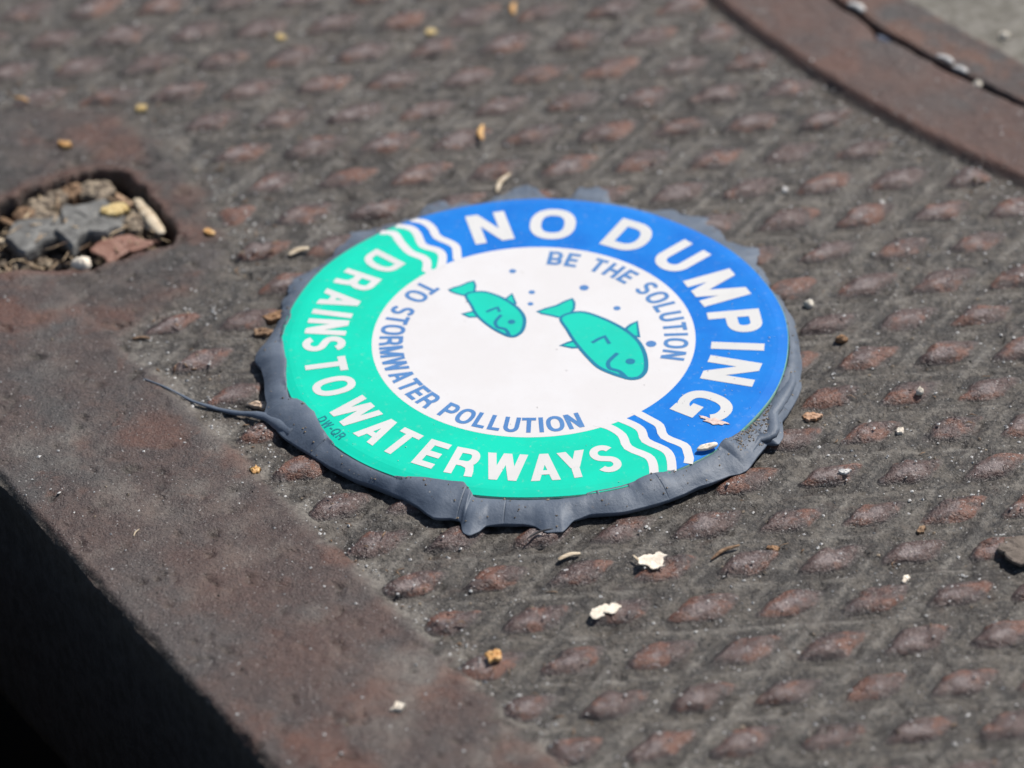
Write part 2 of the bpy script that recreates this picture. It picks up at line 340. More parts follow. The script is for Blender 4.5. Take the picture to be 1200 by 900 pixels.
def plate_z(x, y):
    s, t = st(x, y)
    rr = np.hypot(x - RC[0], y - RC[1])
    ring = sstep(R1 + 1.5, R1 - 1.3, rr + 0.4 * vnoise(x / 4, y / 4, 12))
    rr2 = np.hypot(x - RC2[0], y - RC2[1])
    c = sdf_poly(x, y, D['pad'])
    base = 1.25 * np.maximum(sstep(45.2, 38.5, t + 1.3 * fbm(x, y, 14, 3, 50)), 0.72 * sstep(4.5, -4.0, c + 1.2 * fbm(x, y, 12, 3, 60)))
    # the metal swells gently towards each row of lugs, leaving shallow channels between
    rx, ry = x - LO[0], y - LO[1]
    det = LA[0] * LC[1] - LA[1] * LC[0]
    a_ = (rx * LC[1] - ry * LC[0]) / det; b_ = (LA[0] * ry - LA[1] * rx) / det
    mx = np.maximum(abs(a_ - np.round(a_)), abs(b_ - np.round(b_))) + 0.025 * fbm(x, y, 4, 3, 44)
    base = base + (0.82 * sstep(0.385, 0.50, mx) - 0.62) * (1 - base / 1.25).clip(0, 1)
    z = np.maximum(base, 2.3 * ring)
    z = z + 0.26 * fbm(x, y, 11, 3, 1) + 0.14 * fbm(x, y, 2.6, 3, 9) * (1 + 0.3 * (base < 0.6))
    pit = np.clip(fbm(x, y, 3.4, 3, 15) - 0.28, 0, 1)
    z = z - 1.6 * pit * (1 - ring)
    # joint lip of the ring
    z = z - 0.9 * sstep(R2 + 1.1, R2 + 0.1, rr2 + 0.8 * vnoise(x / 3, y / 3, 3))
    # chipped pit beside the joint
    z = z - 1.5 * np.exp(-(((x - D['d_j5'][0][0] + 1) / 3.6) ** 2 + ((y - D['d_j5'][0][1]) / 3.2) ** 2))
    # pick hole
    h = sdf_poly(x, y, D['hole']) + 1.5 * fbm(x, y, 5, 4, 77)
    z = z - 0.7 * sstep(1.2, 0.2, h) - 14 * sstep(0.5, -0.7, h)
    # worn arris along the kerb edge
    e = t + 0.7 * fbm(x, y, 6, 4, 31) + 0.35 * vnoise(x / 1.1, y / 1.1, 8)
    z = z - 1.3 * sstep(1.7, -0.2, e) ** 2
    return z

# ---------------------------------------------------------------- setting: pavement and the open pit beyond the plate
def slab_ring(name, z, mat):
    """pavement sheet with a rectangular opening over the pit and plate"""
    S0, S1, T0, T1 = -215, 250, -62, 330
    B = 1600
    o = [xy(-B, -B), xy(B, -B), xy(B, B), xy(-B, B)]
    i = [xy(S0, T0), xy(S1, T0), xy(S1, T1), xy(S0, T1)]
    v = [(*p, z) for p in o] + [(*p, z) for p in i]
    return mesh(name, v, [(0, 1, 5, 4), (1, 2, 6, 5), (2, 3, 7, 6), (3, 0, 4, 7)], mat, smooth=False)
g = slab_ring('pavement', -0.5, M_concrete); g['kind'] = 'structure'
def pit_walls():
    S0, S1, T0, T1 = -215, 250, -62, 330
    c = [xy(S0, T0), xy(S1, T0), xy(S1, T1), xy(S0, T1)]
    v = [(*p, -0.5) for p in c] + [(*p, -420) for p in c]
    f = [(0, 1, 5, 4), (1, 2, 6, 5), (2, 3, 7, 6), (3, 0, 4, 7), (4, 5, 6, 7)]
    return mesh('drain_pit', v, f, M_dark, smooth=False)
g = pit_walls(); g['kind'] = 'structure'

# ---------------------------------------------------------------- the cast iron plate
plate = empty('cast_iron_plate', (*xy(0, 60), 0))
tag(plate, 'rusty cast iron plate with rows of raised lugs round the disc', 'iron plate')
PINV = Matrix.Translation(-plate.location)
def child(o, parent):
    o.parent = parent
    o.matrix_parent_inverse = Matrix.Translation(-parent.location)
    return o

STEP = 0.5
uc_ = LC / np.hypot(*LC)
s = np.arange(-205, 232, STEP); tt = np.arange(-0.0, 300, STEP)
S, T = np.meshgrid(s, tt, indexing='ij')
edge_off = 0.30 * fbm(S, S * 0, 9, 4, 4) + 0.22 * vnoise(S / 0.9, S * 0, 6)
T2 = T - edge_off * np.clip(1 - T / 4, 0, 1)
X, Y = xy(S, T2)
Z = plate_z(X, Y)
xc = (X[:-1, :-1] + X[1:, 1:]) / 2; yc = (Y[:-1, :-1] + Y[1:, 1:]) / 2
keep = (xc > -150) & (xc < 142) & (yc > -165) & (yc < 172) & (np.hypot(xc - RC2[0], yc - RC2[1]) > R2 + 0.4)
body = grid_mesh('plate_surface', X, Y, Z, keep, M_plate); child(body, plate)
co = np.empty(len(body.data.vertices) * 3); body.data.vertices.foreach_get('co', co); co = co.reshape(-1, 3) / MM
px, py, pz = co.T
fz = field(px, py)
lx, ly = px * uc_[0] + py * uc_[1], -px * uc_[1] + py * uc_[0]
streak = fbm(lx * 0.45, ly, 3.4, 4, 810)
dust = sstep(-4, 1, fz) * sstep(11, 2, fz) * sstep(-0.25, 0.45, streak + 0.2) * 0.9
dust *= 0.25 + 0.75 * sstep(25, 5, py)
dust = np.maximum(dust, sstep(0.5, 3, fz) * sstep(0.0, 0.55, streak) * 0.85)
dust = np.maximum(dust, sstep(3, -3, fz) * sstep(0.12, 0.7, fbm(px, py, 24, 4, 820) + 0.25 * streak) * 0.75)
rx_, ry_ = px - LO[0], py - LO[1]; det_ = LA[0] * LC[1] - LA[1] * LC[0]
ca, cb = (rx_ * LC[1] - ry_ * LC[0]) / det_, (LA[0] * ry_ - LA[1] * rx_) / det_
crest = sstep(0.415, 0.485, np.maximum(abs(ca - np.round(ca)), abs(cb - np.round(cb))) + 0.02 * fbm(px, py, 3, 3, 45))
dust = np.maximum(dust * np.where(fz > 3, 0.45 + 0.55 * crest, 1), sstep(-1, 2, fz) * crest * (0.30 + 0.95 * fbm(px, py, 5, 4, 46)))
dust *= sstep(R1 - 1, R1 + 4, np.hypot(px - RC[0], py - RC[1])) * 0.9 + 0.1
a_ = body.data.attributes.new('dust', 'FLOAT', 'POINT'); a_.data.foreach_set('value', dust.clip(0, 1).astype(np.float32))
rust = sstep(0.12, 0.62, fbm(px, py, 17, 5, 830)) * sstep(2, -2, fz) * 0.9
for (bx, by, br, bs) in ((-38, -62, 4.2, 0.8), (-73.5, -22, 9, 0.7), (-60, -70, 16, 0.35), (-86, 78, 9, 0.7), (-40, -88, 20, 0.35), (-70, 60, 6, 0.5)):
    rust = np.maximum(rust, bs * sstep(1.0, 0.35, np.hypot(px - bx, py - by) / br + 0.5 * fbm(px, py, 6, 3, 840)))
rust = np.maximum(rust, 0.15 * sstep(4, -4, fz) * sstep(-0.5, 0.3, fbm(px, py, 30, 4, 860)))
rust = np.maximum(rust, 0.8 * sstep(4.5, 0.5, sdf_poly(px, py, D['hole']) + 2.2 * fbm(px, py, 5, 3, 880)) * sstep(-1.0, 0.8, pz))
rust = np.maximum(rust, (0.5 + 0.6 * fbm(px, py, 12, 4, 870)) * sstep(R1 + 0.5, R1 - 1.5, np.hypot(px - RC[0], py - RC[1])))
rust = np.maximum(rust, 0.8 * sstep(R1 + 1.2, R1 - 0.6, np.hypot(px - RC[0], py - RC[1])) * sstep(R1 - 4.5, R1 - 1.5, np.hypot(px - RC[0], py - RC[1]) + 2 * fbm(px, py, 7, 3, 850)))
a_ = body.data.attributes.new('rust', 'FLOAT', 'POINT'); a_.data.foreach_set('value', rust.clip(0, 1).astype(np.float32))
# side face below the arris
top = np.stack([X[:, 0], Y[:, 0], Z[:, 0]], 1)
cols = [0, 0.6, 2, 5] + list(np.linspace(8, 60, 20)) + [61, 61]
inw = [0, -0.35, -0.5, -0.5] + [-0.5] * 20 + [1, 30]
XX = []; 
for k, (dz, o_) in enumerate(zip(cols, inw)):
    nz = 0.5 * fbm(s, np.full_like(s, dz + 3.0), 7, 3, 21) * min(1, dz / 2)
    off = o_ + nz
    zz = np.maximum(top[:, 2] - dz, -62.0) if k < len(cols) - 1 else np.full_like(s, -62.0)
    XX.append(np.stack([top[:, 0] + off * DT[0], top[:, 1] + off * DT[1], zz], 1))
XX = np.array(XX)
kp = np.ones((XX.shape[0] - 1, XX.shape[1] - 1), bool)
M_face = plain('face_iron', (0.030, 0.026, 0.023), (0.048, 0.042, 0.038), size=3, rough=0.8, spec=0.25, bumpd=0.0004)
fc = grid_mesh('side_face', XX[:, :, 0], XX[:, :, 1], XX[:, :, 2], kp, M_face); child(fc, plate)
# inner ring wall down to the joint
ang = np.linspace(math.radians(185), math.radians(262), 500)
v = []; f = []
for k, a in enumerate(ang):
    for (r, z) in ((R2 + 0.9, 1.2), (R2 + 0.2, -1.0), (R2 + 0.4, -12)):
        v.append((RC2[0] + r * math.cos(a), RC2[1] + r * math.sin(a), z))
    if k:
        b_ = k * 3
        f += [(b_ - 3, b_, b_ + 1, b_ - 2), (b_ - 2, b_ + 1, b_ + 2, b_ - 1)]
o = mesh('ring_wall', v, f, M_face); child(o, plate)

# raised lugs: rhombic treads in rows
ua = LA / np.hypot(*LA); uc = LC / np.hypot(*LC)
lug_xy = []
for r in range(-6, 26):
    for i2 in range(-26, 14):
        i = i2 + (0.5 if r % 2 else 0.0)
        p = LO + i * LA + r * LB + np.array([rnd.gauss(0, 0.18), rnd.gauss(0, 0.16)])
        if not (-137 < p[0] < 130 and -146 < p[1] < 152): continue
        if field(p[0], p[1]) < 0.8: continue
        if np.hypot(*p) < 41: continue
        lug_xy.append(p)
lug_xy.sort(key=lambda p: p[1])
lug_xy = lug_xy[:298]
NU = 19
uu = np.linspace(-1, 1, NU)
UU, VV = np.meshgrid(uu, uu, indexing='ij')
LUGS = []
for k, p in enumerate(lug_xy):
    rs = np.random.RandomState(1000 + k)
    ha, hc = 5.75 * rs.uniform(0.92, 1.06), 5.45 * rs.uniform(0.88, 1.06)
    hgt = 1.65 * rs.uniform(0.82, 1.12)
    wu = np.sign(UU) * np.abs(UU) ** 0.8; wv = np.sign(VV) * np.abs(VV) ** 0.8
    x = p[0] + wu * ha * ua[0] + wv * hc * uc[0]
    y = p[1] + wu * ha * ua[1] + wv * hc * uc[1]
    # uneven outline
    x = x + 0.5 * fbm(x, y, 3.2, 3, 200) ; y = y + 0.5 * fbm(x, y, 3.2, 3, 300)
    m = (np.abs(wu) ** 5 + np.abs(wv) ** 5) ** (1 / 5) + 0.11 * fbm(x, y, 2.4, 3, 400)
    # worn to a low hip: the crest lies towards the near edge
    qv = np.where(wv > -0.28, (wv + 0.28) / 1.28, (wv + 0.28) / -0.72)
    qu = np.where(wu > -0.05, (wu + 0.05) / 1.05, (wu + 0.05) / -0.95)
    mq = (np.abs(qu) ** 2.6 + np.abs(qv) ** 2.6) ** (1 / 2.6)
    pr = np.clip(1 - mq, 0, 1) ** 0.8 * 0.42 + 0.58 * (1 - sstep(0.55, 1.0, m))
    pr = np.where(m > 0.9, pr * sstep(1.0, 0.9, m), pr)
    tilt = 1 + 0.10 * rs.normal() * wu + 0.14 * rs.normal() * wv
    base = plate_z(x, y)
    inner_ = np.minimum(base, np.median(base) + 0.12)
    fm = np.clip(field(x, y) / 3.5 + 0.25, 0, 1)
    worn = 0.50 * fbm(x, y, 2.0, 4, 500)
    zz = inner_ - 0.25 + (hgt * tilt * pr + worn * pr) * fm
    zz = np.where(m >= 0.995, np.minimum(zz, base - 0.25), zz)
    zz[0, :] = np.minimum(zz[0, :], base[0, :] - 0.3); zz[-1, :] = np.minimum(zz[-1, :], base[-1, :] - 0.3)
    zz[:, 0] = np.minimum(zz[:, 0], base[:, 0] - 0.3); zz[:, -1] = np.minimum(zz[:, -1], base[:, -1] - 0.3)
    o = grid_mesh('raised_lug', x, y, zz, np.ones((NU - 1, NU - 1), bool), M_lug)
    wear_glint = (np.clip(1 - mq, 0, 1) ** 0.8 * rs.uniform(0.75, 1.15) * fm).ravel().clip(0, 1).astype(np.float32)  # also carries the near-edge highlight into the lug colour
    a_ = o.data.attributes.new('wear_glint', 'FLOAT', 'POINT'); a_.data.foreach_set('value', wear_glint)
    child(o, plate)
    LUGS.append((p, hgt))
LP = np.array([p for p, _ in LUGS]); LH = np.array([h for _, h in LUGS])

def surf_many(x, y):
    z = plate_z(x, y)
    det = ua[0] * uc[1] - ua[1] * uc[0]
    for k in range(len(LP)):
        dx, dy = x - LP[k, 0], y - LP[k, 1]
        i = np.nonzero((abs(dx) < 11) & (abs(dy) < 8))[0]
        if not len(i): continue
        u = (dx[i] * uc[1] - dy[i] * uc[0]) / det / 5.3; v_ = (ua[0] * dy[i] - ua[1] * dx[i]) / det / 5.0
        z[i] += LH[k] * (1 - sstep(0.50, 1.0, np.maximum(abs(u), abs(v_))))
    return z

def surf(x, y):
    """height of plate plus lug under a point"""
    z = float(plate_z(np.array([x]), np.array([y]))[0])
    d = np.array([x, y]) - LP
    # rhombus coordinates
    det = ua[0] * uc[1] - ua[1] * uc[0]
    u = (d[:, 0] * uc[1] - d[:, 1] * uc[0]) / det / 5.3
    v_ = (ua[0] * d[:, 1] - ua[1] * d[:, 0]) / det / 5.0
    m = np.maximum(abs(u), abs(v_)); k = int(np.argmin(m))
    if m[k] < 1:
        z += float(LH[k] * (1 - sstep(0.50, 1.0, m[k])))
    return z

# ---------------------------------------------------------------- the round lid beyond the joint
lid = empty('manhole_lid', (RC2[0] - 150, RC2[1] - 60, 0))
tag(lid, 'round rusty manhole lid inside the raised ring at upper right', 'manhole lid')
aa = np.arange(math.radians(188), math.radians(258), 0.45 / 211)
rr = np.concatenate([[R2 - 0.9, R2 - 0.85, R2 - 1.1, R2 - 1.5], np.arange(R2 - 2.0, R2 - 70, -0.7)])
zz0 = np.concatenate([[-10, 0.6, 1.9, 2.25], np.full(len(rr) - 4, 2.35)])
A_, R_ = np.meshgrid(aa, rr, indexing='ij')
Xl = RC2[0] + R_ * np.cos(A_); Yl = RC2[1] + R_ * np.sin(A_)
wob = 0.55 * fbm(Xl, Yl, 5, 4, 90) * np.clip((R_ - (R2 - 4)) / 3, 0, 1)
Xl += wob * np.cos(A_); Yl += wob * np.sin(A_)
Zl = zz0[None, :] - 1.25 * sstep(R3 + 0.8, R3 - 1.2, R_ + 1.4 * fbm(Xl, Yl, 9, 3, 91)) + (0.35 * fbm(Xl, Yl, 9, 3, 92) + 0.16 * fbm(Xl, Yl, 2.4, 3, 93)) * (zz0[None, :] > 0)
keep = np.ones((len(aa) - 1, len(rr) - 1), bool)
o = grid_mesh('lid_surface', Xl, Yl, Zl, keep, M_lid); child(o, lid)
t_ = NT('lid_recess_dirt', 0.8, 0.2)
f_ = t_.noise(3, 5, 0.7, off=30)
c_ = t_.mix(t_.ramp(f_, 0.35, 0.66), (0.13, 0.12, 0.10), (0.21, 0.195, 0.17))
M_lidin = t_.done(c_, None, t_.bump(t_.noise(1, 4, 0.7), 0.0005, 1))
body.data.update()
o.data.materials.append(M_lidin)
cen = np.empty(len(o.data.polygons) * 3); o.data.polygons.foreach_get('center', cen)
cen = cen.reshape(-1, 3) / MM
rq = np.hypot(cen[:, 0] - RC2[0], cen[:, 1] - RC2[1]) + 1.4 * fbm(cen[:, 0], cen[:, 1], 9, 3, 91) + 1.0 * fbm(cen[:, 0], cen[:, 1], 2.0, 3, 95)
o.data.polygons.foreach_set('material_index', (rq < R3 - 0.2).astype(int))
o.data.update()
# packed dirt down in the joint
v = []; f = []
for k, a in enumerate(ang):
    for j, r in enumerate((R2 - 2.2, R2 - 1.2, R2 - 0.3, R2 + 1.0)):
        x, y = RC2[0] + r * math.cos(a), RC2[1] + r * math.sin(a)
        v.append((x, y, -0.5 + 2.0 * float(fbm(np.array([x]), np.array([y]), 6, 4, 97)[0])))
    if k:
        for j in range(3):
            b_ = k * 4 + j
            f.append((b_ - 4, b_, b_ + 1, b_ - 3))
M_soil = plain('joint_soil', (0.05, 0.032, 0.02), (0.16, 0.11, 0.06), size=1.5, rough=0.9, bumpd=0.0004)
o = mesh('joint_soil', v, f, M_soil)
o['kind'] = 'stuff'; tag(o, 'dark brown soil packed in the curved joint round the lid', 'soil')

# ================================================================ the drain marker disc
disc = empty('drain_marker', (0, 0, 0))
tag(disc, 'round green, white and blue plastic marker disc reading NO DUMPING', 'marker disc')
def dome(r):
    r = np.asarray(r, float)
    return 4.0 + 0.10 * (1 - (r / 50) ** 2) - 0.45 * sstep(46.8, 50.3, r) ** 1.5
def edge_r(a):
    """rim radius with a few worn nicks"""
    return 50.0 + 0.12 * math.sin(5 * a + 1) + 0.08 * math.sin(13 * a)
NA = 360
prof = [(0, None), (20, None), (31, None), (40, None), (46, None), (48, None), (49, None), (49.7, None), (50, 3.45), (50.05, 2.8), (49.8, 1.3), (49.0, 0.4)]
v = [(0, 0, float(dome(0)) - 0.05)]; f = []
for k, (r, z) in enumerate(prof[1:]):
    for j in range(NA):
        a = 2 * math.pi * j / NA
        q = r * edge_r(a) / 50
        v.append((q * math.cos(a), q * math.sin(a), (float(dome(r)) - 0.05) if z is None else z))
for j in range(NA): f.append((0, 1 + j, 1 + (j + 1) % NA))
for k in range(len(prof) - 2):
    for j in range(NA):
        a0 = 1 + k * NA + j; a1 = 1 + k * NA + (j + 1) % NA
        f.append((a0, a0 + NA, a1 + NA, a1))
child(mesh('disc_body', v, f, M_rim), disc)

def prt(name, polys, dz, mat, label=None):
    """flat print following the dome: polys = list of (2D points, triangulated faces)"""
    v = []; f = []
    for k, (pts, fs) in enumerate(polys):
        b_ = len(v)
        for (x, y) in pts:
            v.append((x, y, float(dome(math.hypot(x, y))) + dz + 0.0035 * k))
        f += [tuple(b_ + i for i in q) for q in fs]
    o = mesh(name, v, f, mat, smooth=False)
    child(o, disc)
    if label: o['label'] = label
    return o

def subdiv(pts, m=3):
    out = []
    for k in range(len(pts) - 1):
        for j in range(m): out.append(pts[k] + (pts[k + 1] - pts[k]) * j / m)
    out.append(pts[-1]); return np.array(out)
def catmull(P, m=6, closed=False):
    P = [np.array(p, float) for p in P]; n = len(P); out = []
    rng = range(n) if closed else range(n - 1)
    g_ = (lambda i: P[i % n]) if closed else (lambda i: P[min(max(i, 0), n - 1)])
    for i in rng:
        p0, p1, p2, p3 = g_(i - 1), g_(i), g_(i + 1), g_(i + 2)
        for j in range(m):
            t = j / m
            out.append(0.5 * ((2 * p1) + (-p0 + p2) * t + (2 * p0 - 5 * p1 + 4 * p2 - p3) * t * t + (-p0 + 3 * p1 - 3 * p2 + p3) * t ** 3))
    if not closed: out.append(P[-1])
    return np.array(out)
def ribbon(P, w, closed=False):
    P = [np.array(p, float) for p in P]
    if np.isscalar(w):
        Q = [P[0]]
        for p in P[1:]:
            if np.hypot(*(p - Q[-1])) > 1e-5: Q.append(p)
        P = Q
    P = np.array(P); n = len(P)
    ws = np.full(n, w) if np.isscalar(w) else np.asarray(w)
    pts = []
    for i in range(n):
        if closed: a, b = P[i - 1], P[(i + 1) % n]
        else: a, b = P[max(i - 1, 0)], P[min(i + 1, n - 1)]
        d1 = P[i] - a; d2 = b - P[i]
        if np.hypot(*d1) < 1e-9: d1 = d2
        if np.hypot(*d2) < 1e-9: d2 = d1
        d1 = d1 / np.hypot(*d1); d2 = d2 / np.hypot(*d2)
        t = d1 + d2; t = t / max(np.hypot(*t), 1e-9)
        c = max(0.72, float(t @ d1))
        nn = np.array([-t[1], t[0]]) * ws[i] / 2 / c
        pts += [P[i] + nn, P[i] - nn]
    fs = [(2 * i, 2 * i + 1, 2 * i + 3, 2 * i + 2) for i in range(n - 1)]
    if closed: fs.append((2 * n - 2, 2 * n - 1, 1, 0))
    return pts, fs

# colour bands
RI = 31.65
def ang_fn(w):
    w = D[w]; r = np.hypot(w[:, 0], w[:, 1]); a = np.unwrap(np.arctan2(w[:, 1], w[:, 0]))
    i = np.argsort(r); return lambda q: np.interp(q, r[i], a[i])
bUL = ang_fn('wave1'); bLR = ang_fn('wave4')
radii = np.concatenate([np.linspace(RI, 46, 12), [47, 48, 48.8, 49.4, 49.85]])
def band(a0, a1):
    pts = []; fs = []; n = 200
    for i, r in enumerate(radii):
        s0, s1 = a0(r), a1(r)
        for j in range(n + 1):
            a = s0 + (s1 - s0) * j / n
            q = r if r < 49 else r * edge_r(a) / 50
            pts.append((q * math.cos(a), q * math.sin(a)))
    for i in range(len(radii) - 1):
        for j in range(n):
            k = i * (n + 1) + j
            fs.append((k, k + n + 1, k + n + 2, k + 1))
    return [(pts, fs)]
prt('blue_band', band(lambda r: bLR(r), lambda r: bUL(r)), 0.0, M_blue)
prt('green_band', band(lambda r: bUL(r), lambda r: bLR(r) + 2 * math.pi), 0.0, M_green)
pts = [(0, 0)]; fs = []
for i, r in enumerate((10, 20, 27, RI + 0.15)):
    for j in range(180):
        a = 2 * math.pi * j / 180; pts.append((r * math.cos(a), r * math.sin(a)))
for j in range(180):
    fs.append((0, 1 + j, 1 + (j + 1) % 180))
    for i in range(3):
        b_ = 1 + i * 180; fs.append((b_ + j, b_ + 180 + j, b_ + 180 + (j + 1) % 180, b_ + (j + 1) % 180))
prt('white_centre', [(pts, fs)], 0.02, M_white)
for i in range(6):
    P = catmull(D['wave%d' % i], 3)
    r0, r1 = np.hypot(*P[0]), np.hypot(*P[-1])
    if r0 > r1: P = P[::-1]
    # reach the white centre and the rim
    P = np.vstack([P[0] / np.hypot(*P[0]) * min(np.hypot(*P[0]), RI - 0.6), P])
    e = P[-1] / np.hypot(*P[-1]); P = P[np.hypot(P[:, 0], P[:, 1]) < 49.5]
    P = np.vstack([P, e * 49.75])
    prt('wave_stripe', [ribbon(subdiv(P, 2), 1.75)], 0.035, M_white)

# ---- lettering (own stroke alphabet; x in 0..w, y in 0..1 of cap height)
def rect(x0, y0, x1, y1): return [(x0, y0), (x1, y0), (x1, y1), (x0, y1)], [(0, 1, 2, 3)]
def diag(x0, y0, x1, y1, tx): return [(x0 - tx / 2, y0), (x0 + tx / 2, y0), (x1 + tx / 2, y1), (x1 - tx / 2, y1)], [(0, 1, 2, 3)]
def arc(cx, cy, rx, ry, a0, a1, n=14, e=2.35):
    out = []
    for k in range(n + 1):
        a = math.radians(a0 + (a1 - a0) * k / n); c, s_ = math.cos(a), math.sin(a)
        out.append((cx + rx * math.copysign(abs(c) ** (2 / e), c), cy + ry * math.copysign(abs(s_) ** (2 / e), s_)))
    return out
def glyph(ch, w, t):
    """list of polygons for a letter w wide, 1 high, stroke t"""
    h = t / 2
    if ch == 'I': return [rect(w / 2 - h, 0, w / 2 + h, 1)]
    if ch == '-': return [rect(0, 0.42 - h, w, 0.42 + h)]
    if ch == 'L': return [rect(0, 0, t, 1), rect(t, 0, w, t)]
    if ch == 'T': return [rect(0, 1 - t, w, 1), rect(w / 2 - h, 0, w / 2 + h, 1 - t)]
    if ch == 'H': return [rect(0, 0, t, 1), rect(w - t, 0, w, 1), rect(t, 0.5 - h, w - t, 0.5 + h)]
    if ch == 'E': return [rect(0, 0, t, 1), rect(t, 0, w, t), rect(t, 1 - t, w, 1), rect(t, 0.5 - h, w * 0.93, 0.5 + h)]
    if ch == 'O': return [ribbon(arc(w / 2, 0.5, w / 2 - h, 0.52 - h, 0, 360, 40)[:-1], t, True)]
    if ch == 'Q': return glyph('O', w, t) + [diag(w * 0.95, -0.05, w * 0.55, 0.30, t)]
    if ch == 'D': return [rect(0, 0, t, 1), ribbon([(t, h), (w * 0.45, h)] + arc(w * 0.45, 0.5, w * 0.55 - h, 0.5 - h, -90, 90, 20, 2.2) + [(t, 1 - h)], t)]
    if ch in 'PRB':
        hy = 0.44
        g_ = [rect(0, 0, t, 1), ribbon([(t, hy), (w * 0.55, hy)] + arc(w * 0.55, (hy + 1 - h) / 2, w * 0.43 - h, (1 - h - hy) / 2, -90, 90, 14, 2.2) + [(t, 1 - h)], t)]
        if ch == 'R': g_ += [ribbon([(w * 0.5, hy), (w * 0.78, hy * 0.82), (w * 0.86, hy * 0.45), (w * 0.9, 0.0)], t)]
        if ch == 'B': g_ += [ribbon([(t, h), (w * 0.55, h)] + arc(w * 0.55, (hy + h) / 2, w * 0.45 - h, (hy - h) / 2, -90, 90, 14, 2.2), t)]
        return g_
    if ch == 'U': return [ribbon([(h, 1), (h, 0.36)] + arc(w / 2, 0.36, w / 2 - h, 0.37 - h, 180, 360, 20, 2.1) + [(w - h, 1)], t)]
    if ch == 'N': return [rect(0, 0, t, 1), rect(w - t, 0, w, 1), diag(t * 0.55, 1, w - t * 0.55, 0, t * 1.12)]
    if ch == 'M': return [rect(0, 0, t, 1), rect(w - t, 0, w, 1), diag(t * 0.6, 1, w / 2, 0, t * 1.0), diag(w / 2, 0, w - t * 0.6, 1, t * 1.0)]
    if ch == 'W':
        k = t * 1.03
        return [diag(k / 2, 1, w * 0.26, 0, k), diag(w * 0.26, 0, w * 0.5, 1, k), diag(w * 0.5, 1, w * 0.74, 0, k), diag(w * 0.74, 0, w - k / 2, 1, k)]
    if ch == 'A':
        k = t * 1.07
        return [diag(k / 2, 0, w / 2, 1, k), diag(w - k / 2, 0, w / 2, 1, k), rect(w * 0.24, 0.22, w * 0.76, 0.22 + t * 0.85)]
    if ch == 'Y':
        return [rect(w / 2 - h, 0, w / 2 + h, 0.42), diag(w / 2, 0.38, h * 1.2, 1, t * 1.15), diag(w / 2, 0.38, w - h * 1.2, 1, t * 1.15)]
    if ch == 'S':
        top = arc(w / 2, 0.745 - h * 0.25, w / 2 - h, 0.275 - h * 0.75, 22, 250, 22, 2.0)
        bot = arc(w / 2, 0.255 + h * 0.25, w / 2 - h, 0.275 - h * 0.75, 70, -158, 22, 2.0)
        return [ribbon(top + bot, t)]
    if ch == 'G':
        a = arc(w / 2, 0.5, w / 2 - h, 0.52 - h, 40, 325, 30)
        return [ribbon(a, t), rect(w - t, 0.0, w, 0.5), rect(w * 0.55, 0.5 - t, w - t, 0.5)]
    return []
WID = dict(zip('NODUMPIGRASTWEYBHLQ-', (.80, .92, .86, .80, .95, .78, .26, .88, .80, .86, .74, .72, 1.16, .68, .82, .80, .80, .64, .95, .4)))
def put_letter(ch, r, adeg, cap, strk, wid, outward, mat, lean=0.0, dz=0.055):
    a = math.radians(adeg)
    up = np.array([math.cos(a), math.sin(a)]); right = np.array([math.sin(a), -math.cos(a)])
    if not outward: up, right = -up, -right
    c = np.array([math.cos(a), math.sin(a)]) * r
    polys = []
    for pts, fs in glyph(ch, wid, strk):
        q = []
        for (x, y) in pts:
            q.append(tuple(c + right * (x - wid / 2) * cap + up * (y - 0.5) * cap))
        polys.append((q, fs))
    return prt('letter', polys, dz, mat)
for ch, a, w in zip('NODUMPING', (101.5, 83.0, 59.5, 41.4, 22.8, 5.2, -6.5, -18.3, -36.2), (.78, .90, .82, .74, .94, .74, .22, .76, .86)):
    put_letter(ch, 40.1, a, 10.4, 0.222, w, True, M_letter)
GW = dict(D=.80, R=.80, A=.84, I=.24, N=.76, S=.72, T=.70, O=.86, W=1.14, E=.66, Y=.80)
for ch, a in zip('DRAINSTOWATERWAYS', (136.6, 147.6, 157.8, 164.6, 171.0, 178.9, 188.9, 198.7, 212.0, 222.6, 230.8, 240.6, 250.0, 261.2, 271.6, 279.4, 287.9)):
    put_letter(ch, 41.2, a, 8.2, 0.190, GW[ch] * 0.82, False, M_letter)
def arc_text(txt, r, a0, a1, cap, strk, outward, mat, gap=0.17):
    adv = []; pos = 0
    for i, ch in enumerate(txt):
        w = 0.32 if ch == ' ' else WID[ch] * 0.80
        adv.append((ch, pos + w / 2, w)); pos += w + gap
    x0, x1 = adv[0][1], adv[-1][1]
    for ch, x, w in adv:
        if ch == ' ': continue
        put_letter(ch, r, a0 + (a1 - a0) * (x - x0) / (x1 - x0), cap, strk, w, outward, mat)
arc_text('BE THE SOLUTION', 28.0, 79.6, -14.1, 4.7, 0.185, True, M_ink)
arc_text('TO STORMWATER POLLUTION', 28.0, 138.2, 284.6, 4.7, 0.185, False, M_ink)
arc_text('DW-QR', 47.5, 210.0, 218.0, 2.0, 0.16, False, M_small)

